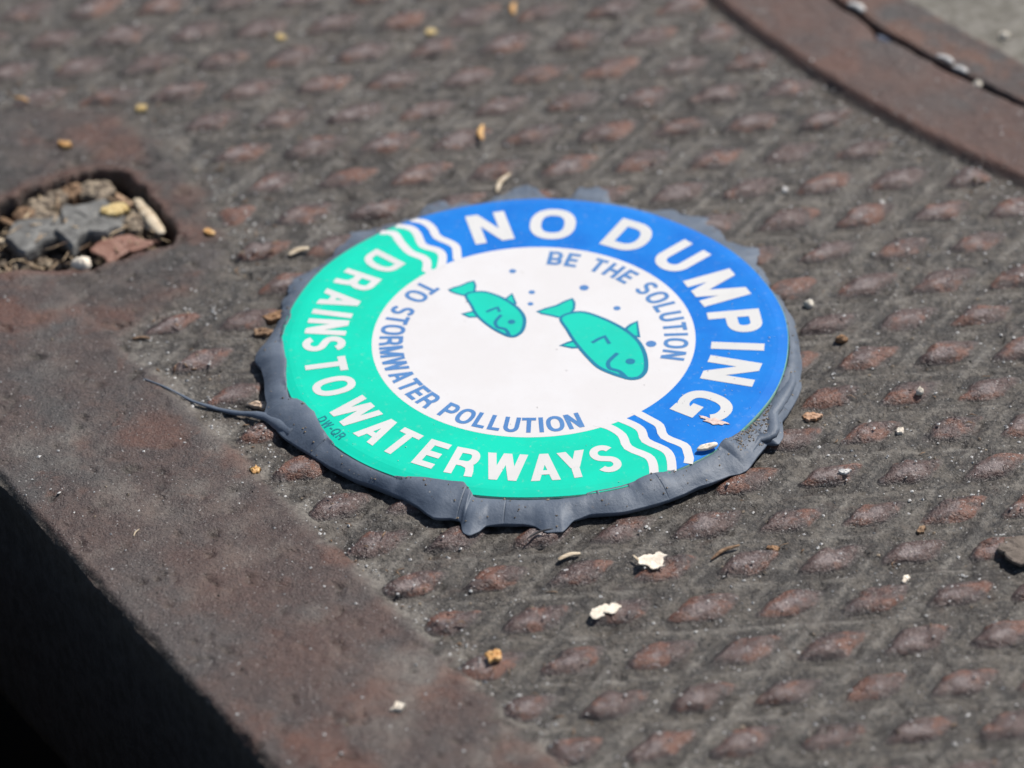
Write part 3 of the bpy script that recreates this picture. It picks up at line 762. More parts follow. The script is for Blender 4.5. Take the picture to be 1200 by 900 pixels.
# ---- the two fish and their bubbles
def fan_poly(P):
    """triangulate a polygon by ear clipping"""
    P = [np.array(p) for p in P]; n = len(P)
    area = sum(P[i][0] * P[(i + 1) % n][1] - P[(i + 1) % n][0] * P[i][1] for i in range(n))
    idx = list(range(n)) if area > 0 else list(range(n))[::-1]
    tri = []
    cr = lambda a, b, c: (b[0] - a[0]) * (c[1] - a[1]) - (b[1] - a[1]) * (c[0] - a[0])
    guard = 0
    while len(idx) > 3 and guard < 5000:
        guard += 1; done = False
        for k in range(len(idx)):
            i, j, l = idx[k - 1], idx[k], idx[(k + 1) % len(idx)]
            if cr(P[i], P[j], P[l]) <= 1e-12: continue
            if any(cr(P[i], P[j], P[m]) >= 0 and cr(P[j], P[l], P[m]) >= 0 and cr(P[l], P[i], P[m]) >= 0 for m in idx if m not in (i, j, l)): continue
            tri.append((i, j, l)); idx.pop(k); done = True; break
        if not done: break
    if len(idx) == 3: tri.append(tuple(idx))
    return [tuple(p) for p in P], tri
def circle(c, r, n=20): return [(c[0] + r * math.cos(2 * math.pi * i / n), c[1] + r * math.sin(2 * math.pi * i / n)) for i in range(n)]
for L, lw in (('A', 0.74), ('B', 0.62)):
    bodyP = catmull(D['fish' + L], 5, True)
    tailP = catmull(D['tail' + L], 2, True)
    f1, f2 = D['fin' + L + '1'], D['fin' + L + '2']
    prt('fish_tail', [fan_poly(tailP)], 0.045, M_fish)
    prt('fish_fin', [fan_poly(f1)], 0.045, M_fish)
    prt('fish_fin', [fan_poly(f2)], 0.045, M_fish)
    prt('fish_outline', [ribbon(tailP, lw * 0.7, True), ribbon(f1, lw * 0.8, True), ribbon(f2, lw * 0.8, True)], 0.055, M_line)
    prt('fish_body', [fan_poly(bodyP)], 0.070, M_fish)
    n = len(bodyP)
    prt('fish_outline', [ribbon(bodyP, [lw * (0.8 + 0.45 * math.sin(math.pi * i / n) ** 2) for i in range(n)], True)], 0.080, M_line)
    prt('fish_gill', [ribbon(catmull(D['gill' + L], 5), lw * 1.15)], 0.090, M_line)
    prt('side_fin', [ribbon(D['side' + L], lw)], 0.090, M_line)
    prt('fish_eye', [fan_poly(circle(D['eye' + L][0], 0.95 if L == 'A' else 0.75))], 0.090, M_line)
for c, r in zip(D['bub'], (0.72, 0.66, 0.6, 0.95, 0.72, 1.05)):
    prt('bubble', [fan_poly(circle(c, r))], 0.045, M_ink)

# ================================================================ the sealant bead
seal = empty('sealant_bead', (0, 0, 0))
tag(seal, 'slate grey sealant squeezed out unevenly round the marker disc', 'sealant')
def polar_fn(P, extra_wrap=True):
    a = np.degrees(np.arctan2(P[:, 1], P[:, 0])) % 360; r = np.hypot(P[:, 0], P[:, 1])
    i = np.argsort(a); a, r = a[i], r[i]
    a3 = np.concatenate([a - 360, a, a + 360]); r3 = np.concatenate([r, r, r])
    return lambda q: np.interp(np.asarray(q) % 360, a3, r3)
NS = 2880
th = np.arange(NS) * 360 / NS
ro = polar_fn(D['seal_out'])(th)
ker = np.exp(-(np.arange(-7, 8) / 3.2) ** 2); ker /= ker.sum()
def smooth(v): return np.convolve(np.concatenate([v[-7:], v, v[:7]]), ker, 'valid')
upper = sstep(2, 22, th) * sstep(178, 165, th)
ro = smooth(ro) + 0.35 * fbm(th, th * 0, 7.0, 3, 600) + upper * (1.1 * np.sin(np.radians(th)) + 1.3 * fbm(th, th * 0, 3.5, 4, 601))
ro = np.maximum(ro, 50.6)
pin = D['seal_in']; ai = np.degrees(np.arctan2(pin[:, 1], pin[:, 0])) % 360
rin_f = polar_fn(pin)
lo, hi = ai.min(), ai.max()
amin = (np.degrees(np.arctan2(pin[0, 1], pin[0, 0])) % 360); amax = (np.degrees(np.arctan2(pin[-1, 1], pin[-1, 0])) % 360) 
amax = amax + 360 if amax < 180 else amax
thq = np.where(th < 100, th + 360, th)
inside = sstep(amin - 4, amin + 2, thq) * sstep(amax + 4, amax - 2, thq)
ri = np.where(inside > 0.01, np.minimum(rin_f(th), 50.1) * inside + 50.1 * (1 - inside), 50.1)
ri = smooth(ri) + 0.15 * fbm(th, th * 0, 3.0, 3, 610) * inside
over = sstep(49.6, 49.0, ri)                        # where the bead climbs on to the disc
fa = np.degrees(np.arctan2(D['fans'][:, 1], D['fans'][:, 0])) % 360
fan = np.zeros(NS)
for a in fa:
    d = (th - a + 180) % 360 - 180
    fan = np.maximum(fan, np.exp(-(d / 3.8) ** 2))
upper = sstep(2, 22, th) * sstep(178, 165, th)
fan = np.maximum(fan, 0.9 * upper)
crack = np.zeros(NS)
for a in (216, 254, 263, 296, 334):
    k = int(round((a + rnd.uniform(-.6, .6)) / 360 * NS)) % NS; crack[k] = rnd.uniform(0.3, 0.55)
lean = np.random.RandomState(5).uniform(-0.5, 0.5, NS)
w = ro - ri
US = [0, 0.03, 0.09, 0.17, 0.27, 0.38, 0.5, 0.62, 0.74, 0.85, 0.93, 0.985, 1.0, 0.99, 0.93, 0.84]
RRs = []; ZZs = []
wfac = np.clip(w / 9, 0.25, 1.0)
for k, u in enumerate(US):
    r = ri + w * u
    x = r * np.cos(np.radians(th)); y = r * np.sin(np.radians(th))
    z_in = np.where(over > 0.5, dome(r) + 0.10, 3.2)
    bulge = (0.30 * inside + 0.05) * wfac * math.sin(math.pi * min(u * 1.15, 1)) ** 0.7 if k < 12 else 0
    nose = 3.0 * (1 - fan) + (surf_low := 1.5) * fan
    znose = np.where(fan > 0.5, 1.35, 2.75 - 0.5 * wfac)
    znose = (1.95 - 0.25 * wfac) * (1 - fan) + (1.55 - 0.5 * upper) * fan
    if k <= 12:
        q = u ** (2.0 - 0.5 * fan)
        z0 = np.where(inside > 0.5, 4.15, 3.35)
        z0 = 3.2 - 1.0 * upper + 0.85 * inside * np.maximum(over, 0.2)
        z = z0 * (1 - q) + znose * q + bulge
        z = z + 0.25 * fbm(th * 0.12, r * 0.9, 2.6, 2, 620) * math.sin(math.pi * u) + 0.10 * fbm(x, y, 2.4, 2, 630) * math.sin(math.pi * u)
        on = (r < 49.9)
        z = np.where(on & (k > 0), np.maximum(z, dome(r) + 0.16), z)
        if k == 0: z = np.where(over > 0.3, dome(r) - 0.02, 2.6)
        z = z - crack * 0.9 * (1 - abs(2 * u - 0.9 + lean[k])) .clip(0, 1) if False else z - crack * (0.75 if 0.05 < u < 0.97 else 0.1) * (0.35 + 0.65 * math.sin(math.pi * (u * 0.9 + 0.05)))
    else:
        j = k - 12
        drop = (0, 0.5, 1.1, 1.5)[j]
        z = znose - drop * (1 - 0.6 * fan)
    RRs.append(r); ZZs.append(z)
RRs.append(np.full(NS, 50.4)); ZZs.append(np.full(NS, 0.9))
RRs.append(np.full(NS, 50.3)); ZZs.append(np.full(NS, -0.2))
RR = np.array(RRs); ZZ = np.array(ZZs)
V = np.stack([RR * np.cos(np.radians(th)), RR * np.sin(np.radians(th)), ZZ], -1).reshape(-1, 3)
f = []
for k in range(RR.shape[0] - 1):
    for j in range(NS):
        a0 = k * NS + j; a1 = k * NS + (j + 1) % NS
        f.append((a0, a0 + NS, a1 + NS, a1))
o = mesh('bead', V, f, M_seal); child(o, seal)

def tube(P, rad, n=8, flat=1.0, seed=0):
    """tapered tube through 3D points; rad per point"""
    P = [np.array(p, float) for p in P]; v = []; f = []
    rs = np.random.RandomState(seed)
    jit = 1 + 0.08 * rs.randn(n)
    for i, p in enumerate(P):
        d = P[min(i + 1, len(P) - 1)] - P[max(i - 1, 0)]; d /= np.linalg.norm(d) + 1e-9
        a = np.cross(d, (0, 0, 1)); a /= np.linalg.norm(a) + 1e-9; b = np.cross(a, d)
        for j in range(n):
            t = 2 * math.pi * j / n
            q = rad[i] * jit[j] * (1 + 0.03 * rs.randn())
            v.append(p + a * math.cos(t) * q + b * math.sin(t) * q * flat)
        if i:
            for j in range(n):
                b0 = i * n + j; b1 = i * n + (j + 1) % n
                f.append((b0 - n, b1 - n, b1, b0))
    f.append(tuple(range(n))[::-1]); f.append(tuple(range(len(v) - n, len(v))))
    return v, f
sp = catmull(D['strand'], 6)
n = len(sp)
zq = np.linspace(0, 1, n); zs = np.array([surf(*p) for p in sp]) + 0.12
zs = np.array([zs[max(0, i - 3):i + 4].max() for i in range(n)]); zs = np.convolve(np.pad(zs, 4, 'edge'), np.ones(9) / 9, 'valid') * (1 - zq ** 3) + 1.7 * zq ** 3
P3 = []; rad = []
for i, p in enumerate(sp):
    q = i / (n - 1)
    z = float(np.interp(q, zq, zs))
    P3.append((p[0], p[1], z)); rad.append((0.12 + 0.5 * q + 1.3 * q ** 5) * (1 + 0.10 * math.sin(i * 0.9)))
v, f = tube(P3, rad, 10, 0.8, 3)
o = mesh('strand', v, f, M_seal); child(o, seal)
# second rope of sealant beside the lower right of the disc
rope = [(846, 556)]
def pol(r, a): return np.array([r * math.cos(math.radians(a)), r * math.sin(math.radians(a))])
P3 = []; rad = []
for i in range(30):
    q = i / 29; a = -44.5 + 40 * q
    r = float(np.interp((a) % 360, th, ro)) - 1.5 - 0.8 * math.sin(q * 3.1)
    P3.append((*pol(r, a), 1.9 + 0.9 * math.sin(q * math.pi))); rad.append(1.25 * math.sin(math.pi * (0.06 + 0.88 * q)) ** 0.7)
v, f = tube(P3, rad, 12, 0.85, 8)
o = mesh('rope_fold', v, f, M_seal); child(o, seal)

def bead_z(x, y):
    a = math.degrees(math.atan2(y, x)) % 360; r = math.hypot(x, y)
    j = int(a / 360 * NS) % NS
    return float(np.interp(r, RR[:13, j], ZZ[:13, j])), RR[0, j], RR[12, j]
seal_grit = []
# ================================================================ rubbish in the pick hole
M_stone = plain('grey_mortar', (0.105, 0.102, 0.096), (0.20, 0.195, 0.182), size=4, rough=0.9, bumpd=0.0005)
M_tan = plain('tan_rubble', (0.13, 0.10, 0.075), (0.36, 0.29, 0.21), size=2.2, rough=0.9, bumpd=0.0005)
M_straw = plain('pale_straw', (0.40, 0.30, 0.19), (0.66, 0.56, 0.42), size=1.2, rough=0.6, bumpd=0.00012, streak=(0, (0.3, 2, 1)))
M_twig = plain('brown_twig', (0.12, 0.065, 0.035), (0.30, 0.19, 0.11), size=1.0, rough=0.75, bumpd=0.0002)
M_leaf = plain('brown_leaf', (0.20, 0.095, 0.065), (0.27, 0.15, 0.11), size=2.5, rough=0.6, bumpd=0.0002)
M_orange = plain('orange_seed', (0.50, 0.24, 0.07), (0.62, 0.38, 0.15), size=1.0, rough=0.5, bumpd=0.0001)
M_yellow = plain('yellow_chip', (0.48, 0.33, 0.12), (0.60, 0.46, 0.22), size=1.5, rough=0.6, bumpd=0.0001)
M_cream = plain('cream_flake', (0.66, 0.56, 0.45), (0.80, 0.72, 0.60), size=1.2, rough=0.7, bumpd=0.00015)
M_pebble = plain('pale_pebble', (0.48, 0.43, 0.36), (0.68, 0.62, 0.52), size=0.8, rough=0.8, bumpd=0.0001)
M_brownpeb = plain('brown_pebble', (0.16, 0.085, 0.04), (0.32, 0.18, 0.09), size=0.8, rough=0.7, bumpd=0.0001)
M_black = plain('black_rubber', (0.015, 0.016, 0.02), (0.03, 0.03, 0.034), size=0.8, rough=0.5, bumpd=0.00005)
M_gum = plain('dried_gum', (0.085, 0.066, 0.052), (0.15, 0.12, 0.098), size=2.2, rough=0.8, bumpd=0.0003)
M_gravel = plain('pale_gravel', (0.42, 0.41, 0.40), (0.62, 0.60, 0.57), size=0.8, rough=0.8, bumpd=0.0002)
M_slate = plain('blue_grit', (0.10, 0.12, 0.17), (0.22, 0.25, 0.33), size=1.0, rough=0.6, bumpd=0.0002)

def lump(name, P2, z, th_, mat, seed, parent=None, dome_=0.5, curl=0.0, tilt=(0, 0), label=None, cat=None, group=None, sharp=False):
    """irregular solid piece: outline P2 (mm), underside at z, thickness th_, rounded top"""
    P2 = np.array(P2, float); c = P2.mean(0)
    rs = np.random.RandomState(seed)
    if sharp:
        O = np.vstack([[P2[i] + (P2[(i + 1) % len(P2)] - P2[i]) * j / 3 for j in range(3)] for i in range(len(P2))])
        O = O + rs.normal(0, 0.035 * np.ptp(P2, axis=0).mean(), O.shape)
    else:
        O = catmull(P2, 4, True)
    n = len(O)
    v = []; rings = [(1.0, 0.0), (1.03, 0.35), (0.97, 0.8), (0.80, 1.0), (0.5, 1.0 + dome_ * 0.3), (0.22, 1.0 + dome_ * 0.4)]
    if sharp: rings = [(0.97, 0.0), (1.0, 0.25), (1.0, 0.75), (0.94, 1.0), (0.6, 1.0 + dome_ * 0.2), (0.25, 1.0 + dome_ * 0.25)]
    for (q, h) in rings:
        for k, p in enumerate(O):
            d = (p - c) * q
            r2 = float(d @ d)
            zz = z + th_ * h + curl * r2 + tilt[0] * d[0] + tilt[1] * d[1]
            nn = float(fbm(np.array([p[0] * 1.3 + q * 9]), np.array([p[1] * 1.3]), 1.6, 3, seed)[0]) * th_ * ((0.16 if th_ > 2 else 0.45) if sharp else 0.45) * (h > 0.5)
            v.append((c[0] + d[0], c[1] + d[1], zz + nn))
    top_i = len(v); v.append((c[0], c[1], z + th_ * (1 + dome_ * 0.45)))
    bot_i = len(v); v.append((c[0], c[1], z))
    f = []
    m = len(rings)
    for k in range(m - 1):
        for j in range(n):
            f.append((k * n + j, k * n + (j + 1) % n, (k + 1) * n + (j + 1) % n, (k + 1) * n + j))
    for j in range(n):
        f.append(((m - 1) * n + j, (m - 1) * n + (j + 1) % n, top_i)); f.append(((j + 1) % n, j, bot_i))
    org = np.array([c[0], c[1], z])
    o = mesh(name, np.array(v) - org, f, mat, smooth=not sharp)
    o.location = Vector(org) * MM
    if label: tag(o, label, cat, group)
    return o
def blob_outline(c, a, b, ang_, seed, n=9, j=0.22):
    rs = np.random.RandomState(seed); out = []
    for k in range(n):
        t = 2 * math.pi * k / n; q = 1 + j * rs.uniform(-1, 1)
        x, y = a * q * math.cos(t), b * q * math.sin(t)
        out.append((c[0] + x * math.cos(ang_) - y * math.sin(ang_), c[1] + x * math.sin(ang_) + y * math.cos(ang_)))
    return out
def stick(name, P2, zs, r, mat, seed, label, cat, flat=0.6, group=None, taper=0.5):
    P = catmull(np.array(P2, float), 5); n = len(P)
    zz = np.interp(np.linspace(0, 1, n), np.linspace(0, 1, len(zs)), zs)
    rad = [r * (1 - taper * abs(2 * i / (n - 1) - 1) ** 2) for i in range(n)]
    v, f = tube([(p[0], p[1], z) for p, z in zip(P, zz)], rad, 9, flat, seed)
    org = np.array([P[0][0], P[0][1], min(zs) - r * flat])
    o = mesh(name, np.array(v) - org, f, mat); o.location = Vector(org) * MM
    return tag(o, label, cat, group)

# floor of silt in the hole
hc = D['hole'].mean(0)
gx = np.arange(-124, -68, 0.6); gy = np.arange(24, 78, 0.6)
GX, GY = np.meshgrid(gx, gy, indexing='ij')
GZ = -6.0 + 3.2 * fbm(GX, GY, 7, 4, 700)
kp = sdf_poly(GX[:-1, :-1], GY[:-1, :-1], D['hole']) < 2.0
o = grid_mesh('silt', GX, GY, GZ, kp, plain('dark_silt', (0.04, 0.03, 0.022), (0.15, 0.12, 0.09), size=2.0, rough=0.95, bumpd=0.0006))
o['kind'] = 'stuff'; tag(o, 'dark silt lying in the bottom of the pick hole', 'silt')
lump('mortar_lump', D['grayA'], -3.8, 2.8, M_stone, 1, dome_=0.15, sharp=True, tilt=(0.02, -0.05), label='flat grey mortar lump at the left of the pick hole', cat='mortar lump')
lump('mortar_lump', D['grayB'], -3.4, 3.0, M_stone, 2, dome_=0.15, sharp=True, tilt=(-0.03, -0.08), label='larger dark grey mortar lump in the middle of the pick hole', cat='mortar lump')
lump('dead_leaf', D['leaf'], -1.9, 0.7, M_leaf, 3, dome_=0.5, sharp=True, tilt=(0.02, 0.08), label='reddish brown leaf scrap along the lower edge of the pick hole', cat='leaf')
stick('wood_splinter', D['stick1'], (-2.2, -1.2, -0.3), 1.5, M_straw, 4, 'pale flat wood splinter at the right end of the pick hole, outermost', 'wood splinter', 0.45)
stick('wood_splinter', D['stick2'], (-3.2, -2.4, -1.2), 1.2, M_straw, 5, 'thin tan wood splinter just left of the pale one in the hole', 'wood splinter', 0.5)
stick('twig', D['twig3'], (-4.2, -3.4, -3.0), 1.3, plain('tan_bark', (0.22, 0.13, 0.08), (0.45, 0.30, 0.19), size=1.2, rough=0.7), 6, 'tan twig lying across the top of the pick hole', 'twig', 0.7)
lump('wood_chip', blob_outline(D['yellow'][0], 2.9, 2.2, 0.3, 7), -0.6, 0.9, M_yellow, 7, sharp=True, label='yellow wood chip on the mortar in the pick hole', cat='wood chip')
rl = ['tan gravel lump at the upper left of the pick hole', 'pale tan gravel lump right of the first in the hole', 'brown gravel lump under the shaded top edge of the hole', 'tan gravel lump beside the tan twig in the hole', 'round brown gravel lump below the tan twig', 'brown gravel lump at the far left of the hole', 'small pale gravel lump on the left mortar', 'dark gravel lump by the foot of the splinters']
for k, p in enumerate(D['rub']):
    lump('gravel_lump', blob_outline(p, 3.6 - 0.25 * (k % 4), 2.7, 0.5 + k, 20 + k), -5.2, 3.4, M_tan if k % 3 != 2 else M_twig, 20 + k, dome_=0.7, sharp=True, label=rl[k], cat='gravel', group='gravel in the pick hole')
st_ = D['straw']
stick('straw', [st_[0], st_[1]], (-3.5, -2.4), 0.9, M_twig, 31, 'brown straw at the left frame edge of the pick hole, upper one', 'straw', 0.6)
stick('straw', [st_[2], st_[3]], (-3.5, -2.0), 0.8, M_straw, 32, 'tan straw at the left frame edge of the pick hole, lower one', 'straw', 0.6)
lump('pebble', blob_outline(D['wpeb'][0], 2.0, 1.5, 0.2, 33), float(0.1), 1.6, M_cream, 33, dome_=0.8, label='white pebble on the lower lip of the pick hole', cat='pebble')

# loose crumbs behind the named pieces of rubbish
crumb_v = []; crumb_f = []
def add_grain(V_, F_, x, y, z, r, rs):
    b_ = len(V_)
    pts = [(1, 0, 0), (-1, 0, 0), (0, 1, 0), (0, -1, 0), (0, 0, 1), (0, 0, -1)]
    th_ = rs.uniform(0, 6.28); c, s_ = math.cos(th_), math.sin(th_)
    el = rs.uniform(0.6, 1.5)
    for (px, py, pz) in pts:
        q = r * rs.uniform(0.6, 1.25)
        ax, ay = px * q * el, py * q
        V_.append((x + ax * c - ay * s_, y + ax * s_ + ay * c, z + pz * q * 0.7 + 0.25 * r))
    for (a, b, c2) in ((0, 2, 4), (2, 1, 4), (1, 3, 4), (3, 0, 4), (2, 0, 5), (1, 2, 5), (3, 1, 5), (0, 3, 5)):
        F_.append((b_ + a, b_ + b, b_ + c2))
rs = np.random.RandomState(77)
cnt = 0
while cnt < 800:
    x, y = rs.uniform(-122, -70), rs.uniform(28, 73)
    if float(sdf_poly(np.array([x]), np.array([y]), D['hole'])[0]) > -0.8: continue
    z = -5.2 + 3.2 * float(fbm(np.array([x]), np.array([y]), 7, 4, 700)[0])
    add_grain(crumb_v, crumb_f, x, y, z + 0.3, rs.uniform(0.3, 1.3), rs); cnt += 1
o = mesh('crumbs', crumb_v, crumb_f, M_tan, smooth=False)
o['kind'] = 'stuff'; tag(o, 'loose tan crumbs filling the bottom of the pick hole', 'crumbs')

rs = np.random.RandomState(91)
sv = []; sf = []
k_ = 0
while k_ < 85:
    x, y = rs.uniform(-122, -72), rs.uniform(30, 72)
    a = rs.uniform(0, 3.14); L = rs.uniform(1.5, 6.5)
    ex, ey = x + L * math.cos(a), y + L * math.sin(a)
    if sdf_poly(np.array([x, ex]), np.array([y, ey]), D['hole']).max() > -0.4: continue
    z = rs.uniform(-3.0, -0.3); mx, my = (x + ex) / 2 + rs.normal(0, .4), (y + ey) / 2 + rs.normal(0, .4)
    v, f = tube([(x, y, z), (mx, my, z + rs.uniform(0, .6)), (ex, ey, z + rs.uniform(-.5, 1.2))], [0.1, rs.uniform(0.15, 0.42), 0.08], 6, 0.5, k_)
    b_ = len(sv); sv += [tuple(q) for q in v]; sf += [tuple(b_ + i for i in q) for q in f]; k_ += 1
o = mesh('straw_litter', sv, sf, plain('mixed_straw', (0.14, 0.08, 0.045), (0.50, 0.38, 0.24), size=3.0, rough=0.7))
o['kind'] = 'stuff'; tag(o, 'fine brown straw litter strewn through the pick hole', 'litter')
sv = []; sf = []; k_ = 0
while k_ < 150:
    x, y = rs.uniform(-125, 110), rs.uniform(-135, 140)
    if float(field(np.array([x]), np.array([y]))[0]) < 0 or math.hypot(x, y) < 58: continue
    if k_ > 70 and float(field(np.array([x]), np.array([y]))[0]) > 9: continue
    a = rs.uniform(0, 3.14); L = rs.uniform(0.6, 2.4); z = surf(x, y) + 0.12
    ex, ey = x + L * math.cos(a), y + L * math.sin(a); ze = surf(ex, ey) + 0.15
    v, f = tube([(x, y, z), ((x + ex) / 2 + rs.normal(0, .2), (y + ey) / 2, max(z, ze) + 0.1), (ex, ey, ze)], [0.06, rs.uniform(0.08, 0.2), 0.05], 5, 0.7, k_)
    b_ = len(sv); sv += [tuple(q) for q in v]; sf += [tuple(b_ + i for i in q) for q in f]; k_ += 1
o = mesh('plant_fibres', sv, sf, M_twig)
o['kind'] = 'stuff'; tag(o, 'tiny brown plant fibres caught between the raised lugs', 'plant fibres')

# ================================================================ loose bits lying on the plate
def at(k): return D['d_' + k][0]
SHARP = {'paint_flake', 'paint_chip', 'bark_chip', 'bark_crumb', 'glass_speck', 'slate_crumb'}
def bit(kind, key, a, b, ang_, th_, mat, label, cat, name, seed, dz=0.0, dome_=0.5, curl=0.0, tilt=(0, 0)):
    p = at(key)
    return lump(name, blob_outline(p, a, b, math.radians(ang_), seed, 10, 0.32 if name in SHARP else 0.2), surf(*p) - 0.05 + dz, th_, mat, seed, dome_=dome_, curl=curl, tilt=tilt, sharp=name in SHARP, label=label, cat=cat)
def rod(key, L, r, ang_, mat, label, cat, name, seed, flat=0.6, lift=0.35, bend=0.12, taper=0.6):
    p = at(key); d = np.array([math.cos(math.radians(ang_)), math.sin(math.radians(ang_))]); nn = np.array([-d[1], d[0]])
    P = [p - d * L / 2, p + nn * L * bend, p + d * L / 2]
    z = max(surf(*q) for q in P) + r * flat
    return stick(name, P, (z, z + lift * 0.5, z + lift), r, mat, seed, label, cat, flat, taper=taper)
bit('', 'flake', 2.5, 2.3, 20, 0.28, M_cream, 'large cream paint flake with two lobes below the disc', 'flake', 'paint_flake', 101, curl=0.04)
rod('flakestem', 3.2, 0.32, 140, M_straw, 'short pale stem lying left of the large cream flake', 'stem', 'plant_stem', 102)
bit('', 'flake2a', 2.5, 1.3, 48, 0.22, M_cream, 'left half of the torn cream flake on a rusty lug', 'flake', 'paint_flake', 103)
bit('', 'flake2b', 1.9, 1.15, 35, 0.22, M_cream, 'right half of the torn cream flake on a rusty lug', 'flake', 'paint_flake', 104)
rod('sliver', 4.4, 0.55, 18, M_straw, 'tan wood sliver lying just below the sealant', 'wood sliver', 'wood_sliver', 105, 0.5)
rod('twig', 6.6, 0.36, 33, M_twig, 'thin brown twig below the right side of the disc', 'twig', 'twig', 106, 0.9)
bit('', 'redbit', 1.5, 0.8, -20, 0.6, M_brownpeb, 'reddish brown crumb right of the thin twig', 'crumb', 'bark_crumb', 107)
bit('', 'curl', 1.35, 0.6, 60, 0.5, M_cream, 'small curled cream chip among the lower right lugs', 'chip', 'paint_chip', 108)
bit('', 'tanbit', 1.2, 0.7, 55, 0.6, M_twig, 'small tan bark bit above the curled cream chip', 'bark bit', 'bark_crumb', 109)
gp = at('gum')
lump('gum_blob', [gp + np.array(q) for q in ((-3.5, 1.5), (-2.0, -1.6), (0.5, -3.0), (4.5, -3.0), (8, 0), (8, 5.5), (3, 6), (-1.5, 4.5))], surf(*gp) + 0.3, 0.9, M_gum, 110, dome_=0.1, sharp=True, tilt=(-0.06, -0.10), label='greyish tan dried gum blob at the right frame edge', cat='gum')
bit('', 'chip', 2.2, 1.25, 5, 0.6, plain('orange_bark', (0.36, 0.19, 0.10), (0.55, 0.36, 0.24), size=1.4, rough=0.6), 'orange brown bark chip right of the sealant', 'bark chip', 'bark_chip', 111, tilt=(0.05, 0.06))
bit('', 'pebw', 0.95, 0.85, 0, 1.1, M_pebble, 'pale pebble close beside the blue right rim', 'pebble', 'pebble', 112, dome_=0.9)
bit('', 'pebb', 1.15, 0.8, 0, 1.0, M_brownpeb, 'brown pebble a little right of the disc', 'pebble', 'pebble', 113, dome_=0.9)
bit('', 'grw', 0.85, 0.65, 50, 0.9, M_pebble, 'pale grain on the lug two columns right of the disc', 'grain', 'pebble', 114, dome_=0.9)
bit('', 'cream', 0.85, 0.75, 80, 0.8, M_cream, 'cream crumb beside the lug right of the bark chip', 'crumb', 'paint_chip', 115)
bit('', 'wchip', 1.3, 1.0, 30, 0.7, M_cream, 'white chip alone on the smooth border at the bottom', 'chip', 'paint_chip', 116, tilt=(0.1, 0.1))
bit('', 'orng', 1.8, 1.5, 60, 0.7, M_orange, 'bright orange crumb on the left edge lug near the bottom', 'crumb', 'bark_crumb', 117, dome_=0.8)
rod('needle', 5.2, 0.22, 20, M_black, 'thin black rubber shred just below the sealant', 'shred', 'rubber_shred', 118, 0.8, lift=0.8)
p_ = at('rimchip'); lump('rim_chip', blob_outline(p_, 2.0, 0.75, math.radians(28), 119), 4.35, 0.6, M_cream, 119, label='cream chip stuck where the blue rim meets the sealant', cat='chip')
rod('straw1', 6.4, 0.55, 62, M_straw, 'pale straw sliver standing behind the blue rim', 'straw', 'straw', 120, 0.6, lift=0.9)
rod('seed1', 5.2, 0.72, 88, M_orange, 'orange seed husk among the lugs behind the disc', 'seed', 'seed_husk', 121, 0.5, lift=0.6, taper=0.85)
rod('seed2', 4.6, 0.62, 85, M_orange, 'orange seed husk at the top frame edge', 'seed', 'seed_husk', 122, 0.5, taper=0.85)
bit('', 'tan2', 1.2, 1.0, 10, 0.7, M_yellow, 'tan crumb near the top frame edge, left of the husk', 'crumb', 'bark_crumb', 123)
bit('', 'yel', 1.3, 1.2, 0, 0.9, M_yellow, 'yellow crumb above the right end of the pick hole', 'crumb', 'bark_crumb', 124)
bit('', 'orn2', 1.6, 1.0, -25, 0.8, M_orange, 'orange crumb directly above the pick hole', 'crumb', 'bark_crumb', 125)
rod('thin', 4.0, 0.36, -35, M_orange, 'thin orange sliver at the upper left frame edge', 'wood sliver', 'wood_sliver', 126)
bit('', 'tan3', 1.2, 1.0, 0, 0.8, M_yellow, 'tan crumb on the lugs at upper left', 'crumb', 'bark_crumb', 127)
rod('pale4', 4.6, 0.75, 25, M_straw, 'pale curved husk just left of the green rim', 'husk', 'seed_husk', 128, 0.5)
bit('', 'orn4', 1.0, 1.2, 20, 0.7, M_orange, 'small orange crumb below the sealant at left', 'crumb', 'bark_crumb', 129)
bit('', 'pale5', 2.3, 1.1, -8, 0.8, plain('peach_flake', (0.45, 0.32, 0.22), (0.62, 0.48, 0.36), size=1.2, rough=0.6), 'peach coloured chip above the stretched sealant strand', 'chip', 'bark_chip', 130)
bit('', 'brn', 2.6, 1.5, 30, 1.0, M_brownpeb, 'brown bark clump touching the left of the sealant, upper one', 'bark clump', 'bark_crumb', 131)
bit('', 'brn2', 1.8, 1.1, 10, 0.9, M_twig, 'brown bark clump touching the left of the sealant, lower one', 'bark clump', 'bark_crumb', 132)
rod('bit6', 3.6, 0.4, -8, M_twig, 'short brown twig at the left end of the lug field', 'twig', 'twig', 133)
rod('j1', 4.6, 0.95, -52, M_gravel, 'long whitish grit piece in the joint at the top edge', 'grit', 'grit_piece', 134, 0.7, taper=0.4)
rod('j2', 4.6, 0.8, -50, M_gravel, 'whitish grit piece midway along the curved joint', 'grit', 'grit_piece', 135, 0.7, taper=0.4)
rod('j3', 3.6, 0.8, -48, M_gravel, 'whitish grit piece right after the midway one', 'grit', 'grit_piece', 136, 0.7, taper=0.4)
bit('', 'j4', 1.0, 1.0, 0, 1.0, M_pebble, 'round tan grain at the dark end of the joint', 'grain', 'pebble', 137, dome_=0.9)
bit('', 'j5', 1.3, 1.8, 20, 0.8, M_slate, 'blue grey crumb in the pit beside the joint', 'crumb', 'slate_crumb', 138)
bit('', 'j7', 0.9, 1.1, 0, 0.9, M_pebble, 'tan grain in the upper part of the joint', 'grain', 'pebble', 139, dome_=0.9)
p_ = at('j6'); lump('pebble', blob_outline(p_, 1.1, 1.0, 0, 140), 1.2, 0.9, M_pebble, 140, dome_=0.9, label='pale pebble on the lid at the top right corner', cat='pebble')
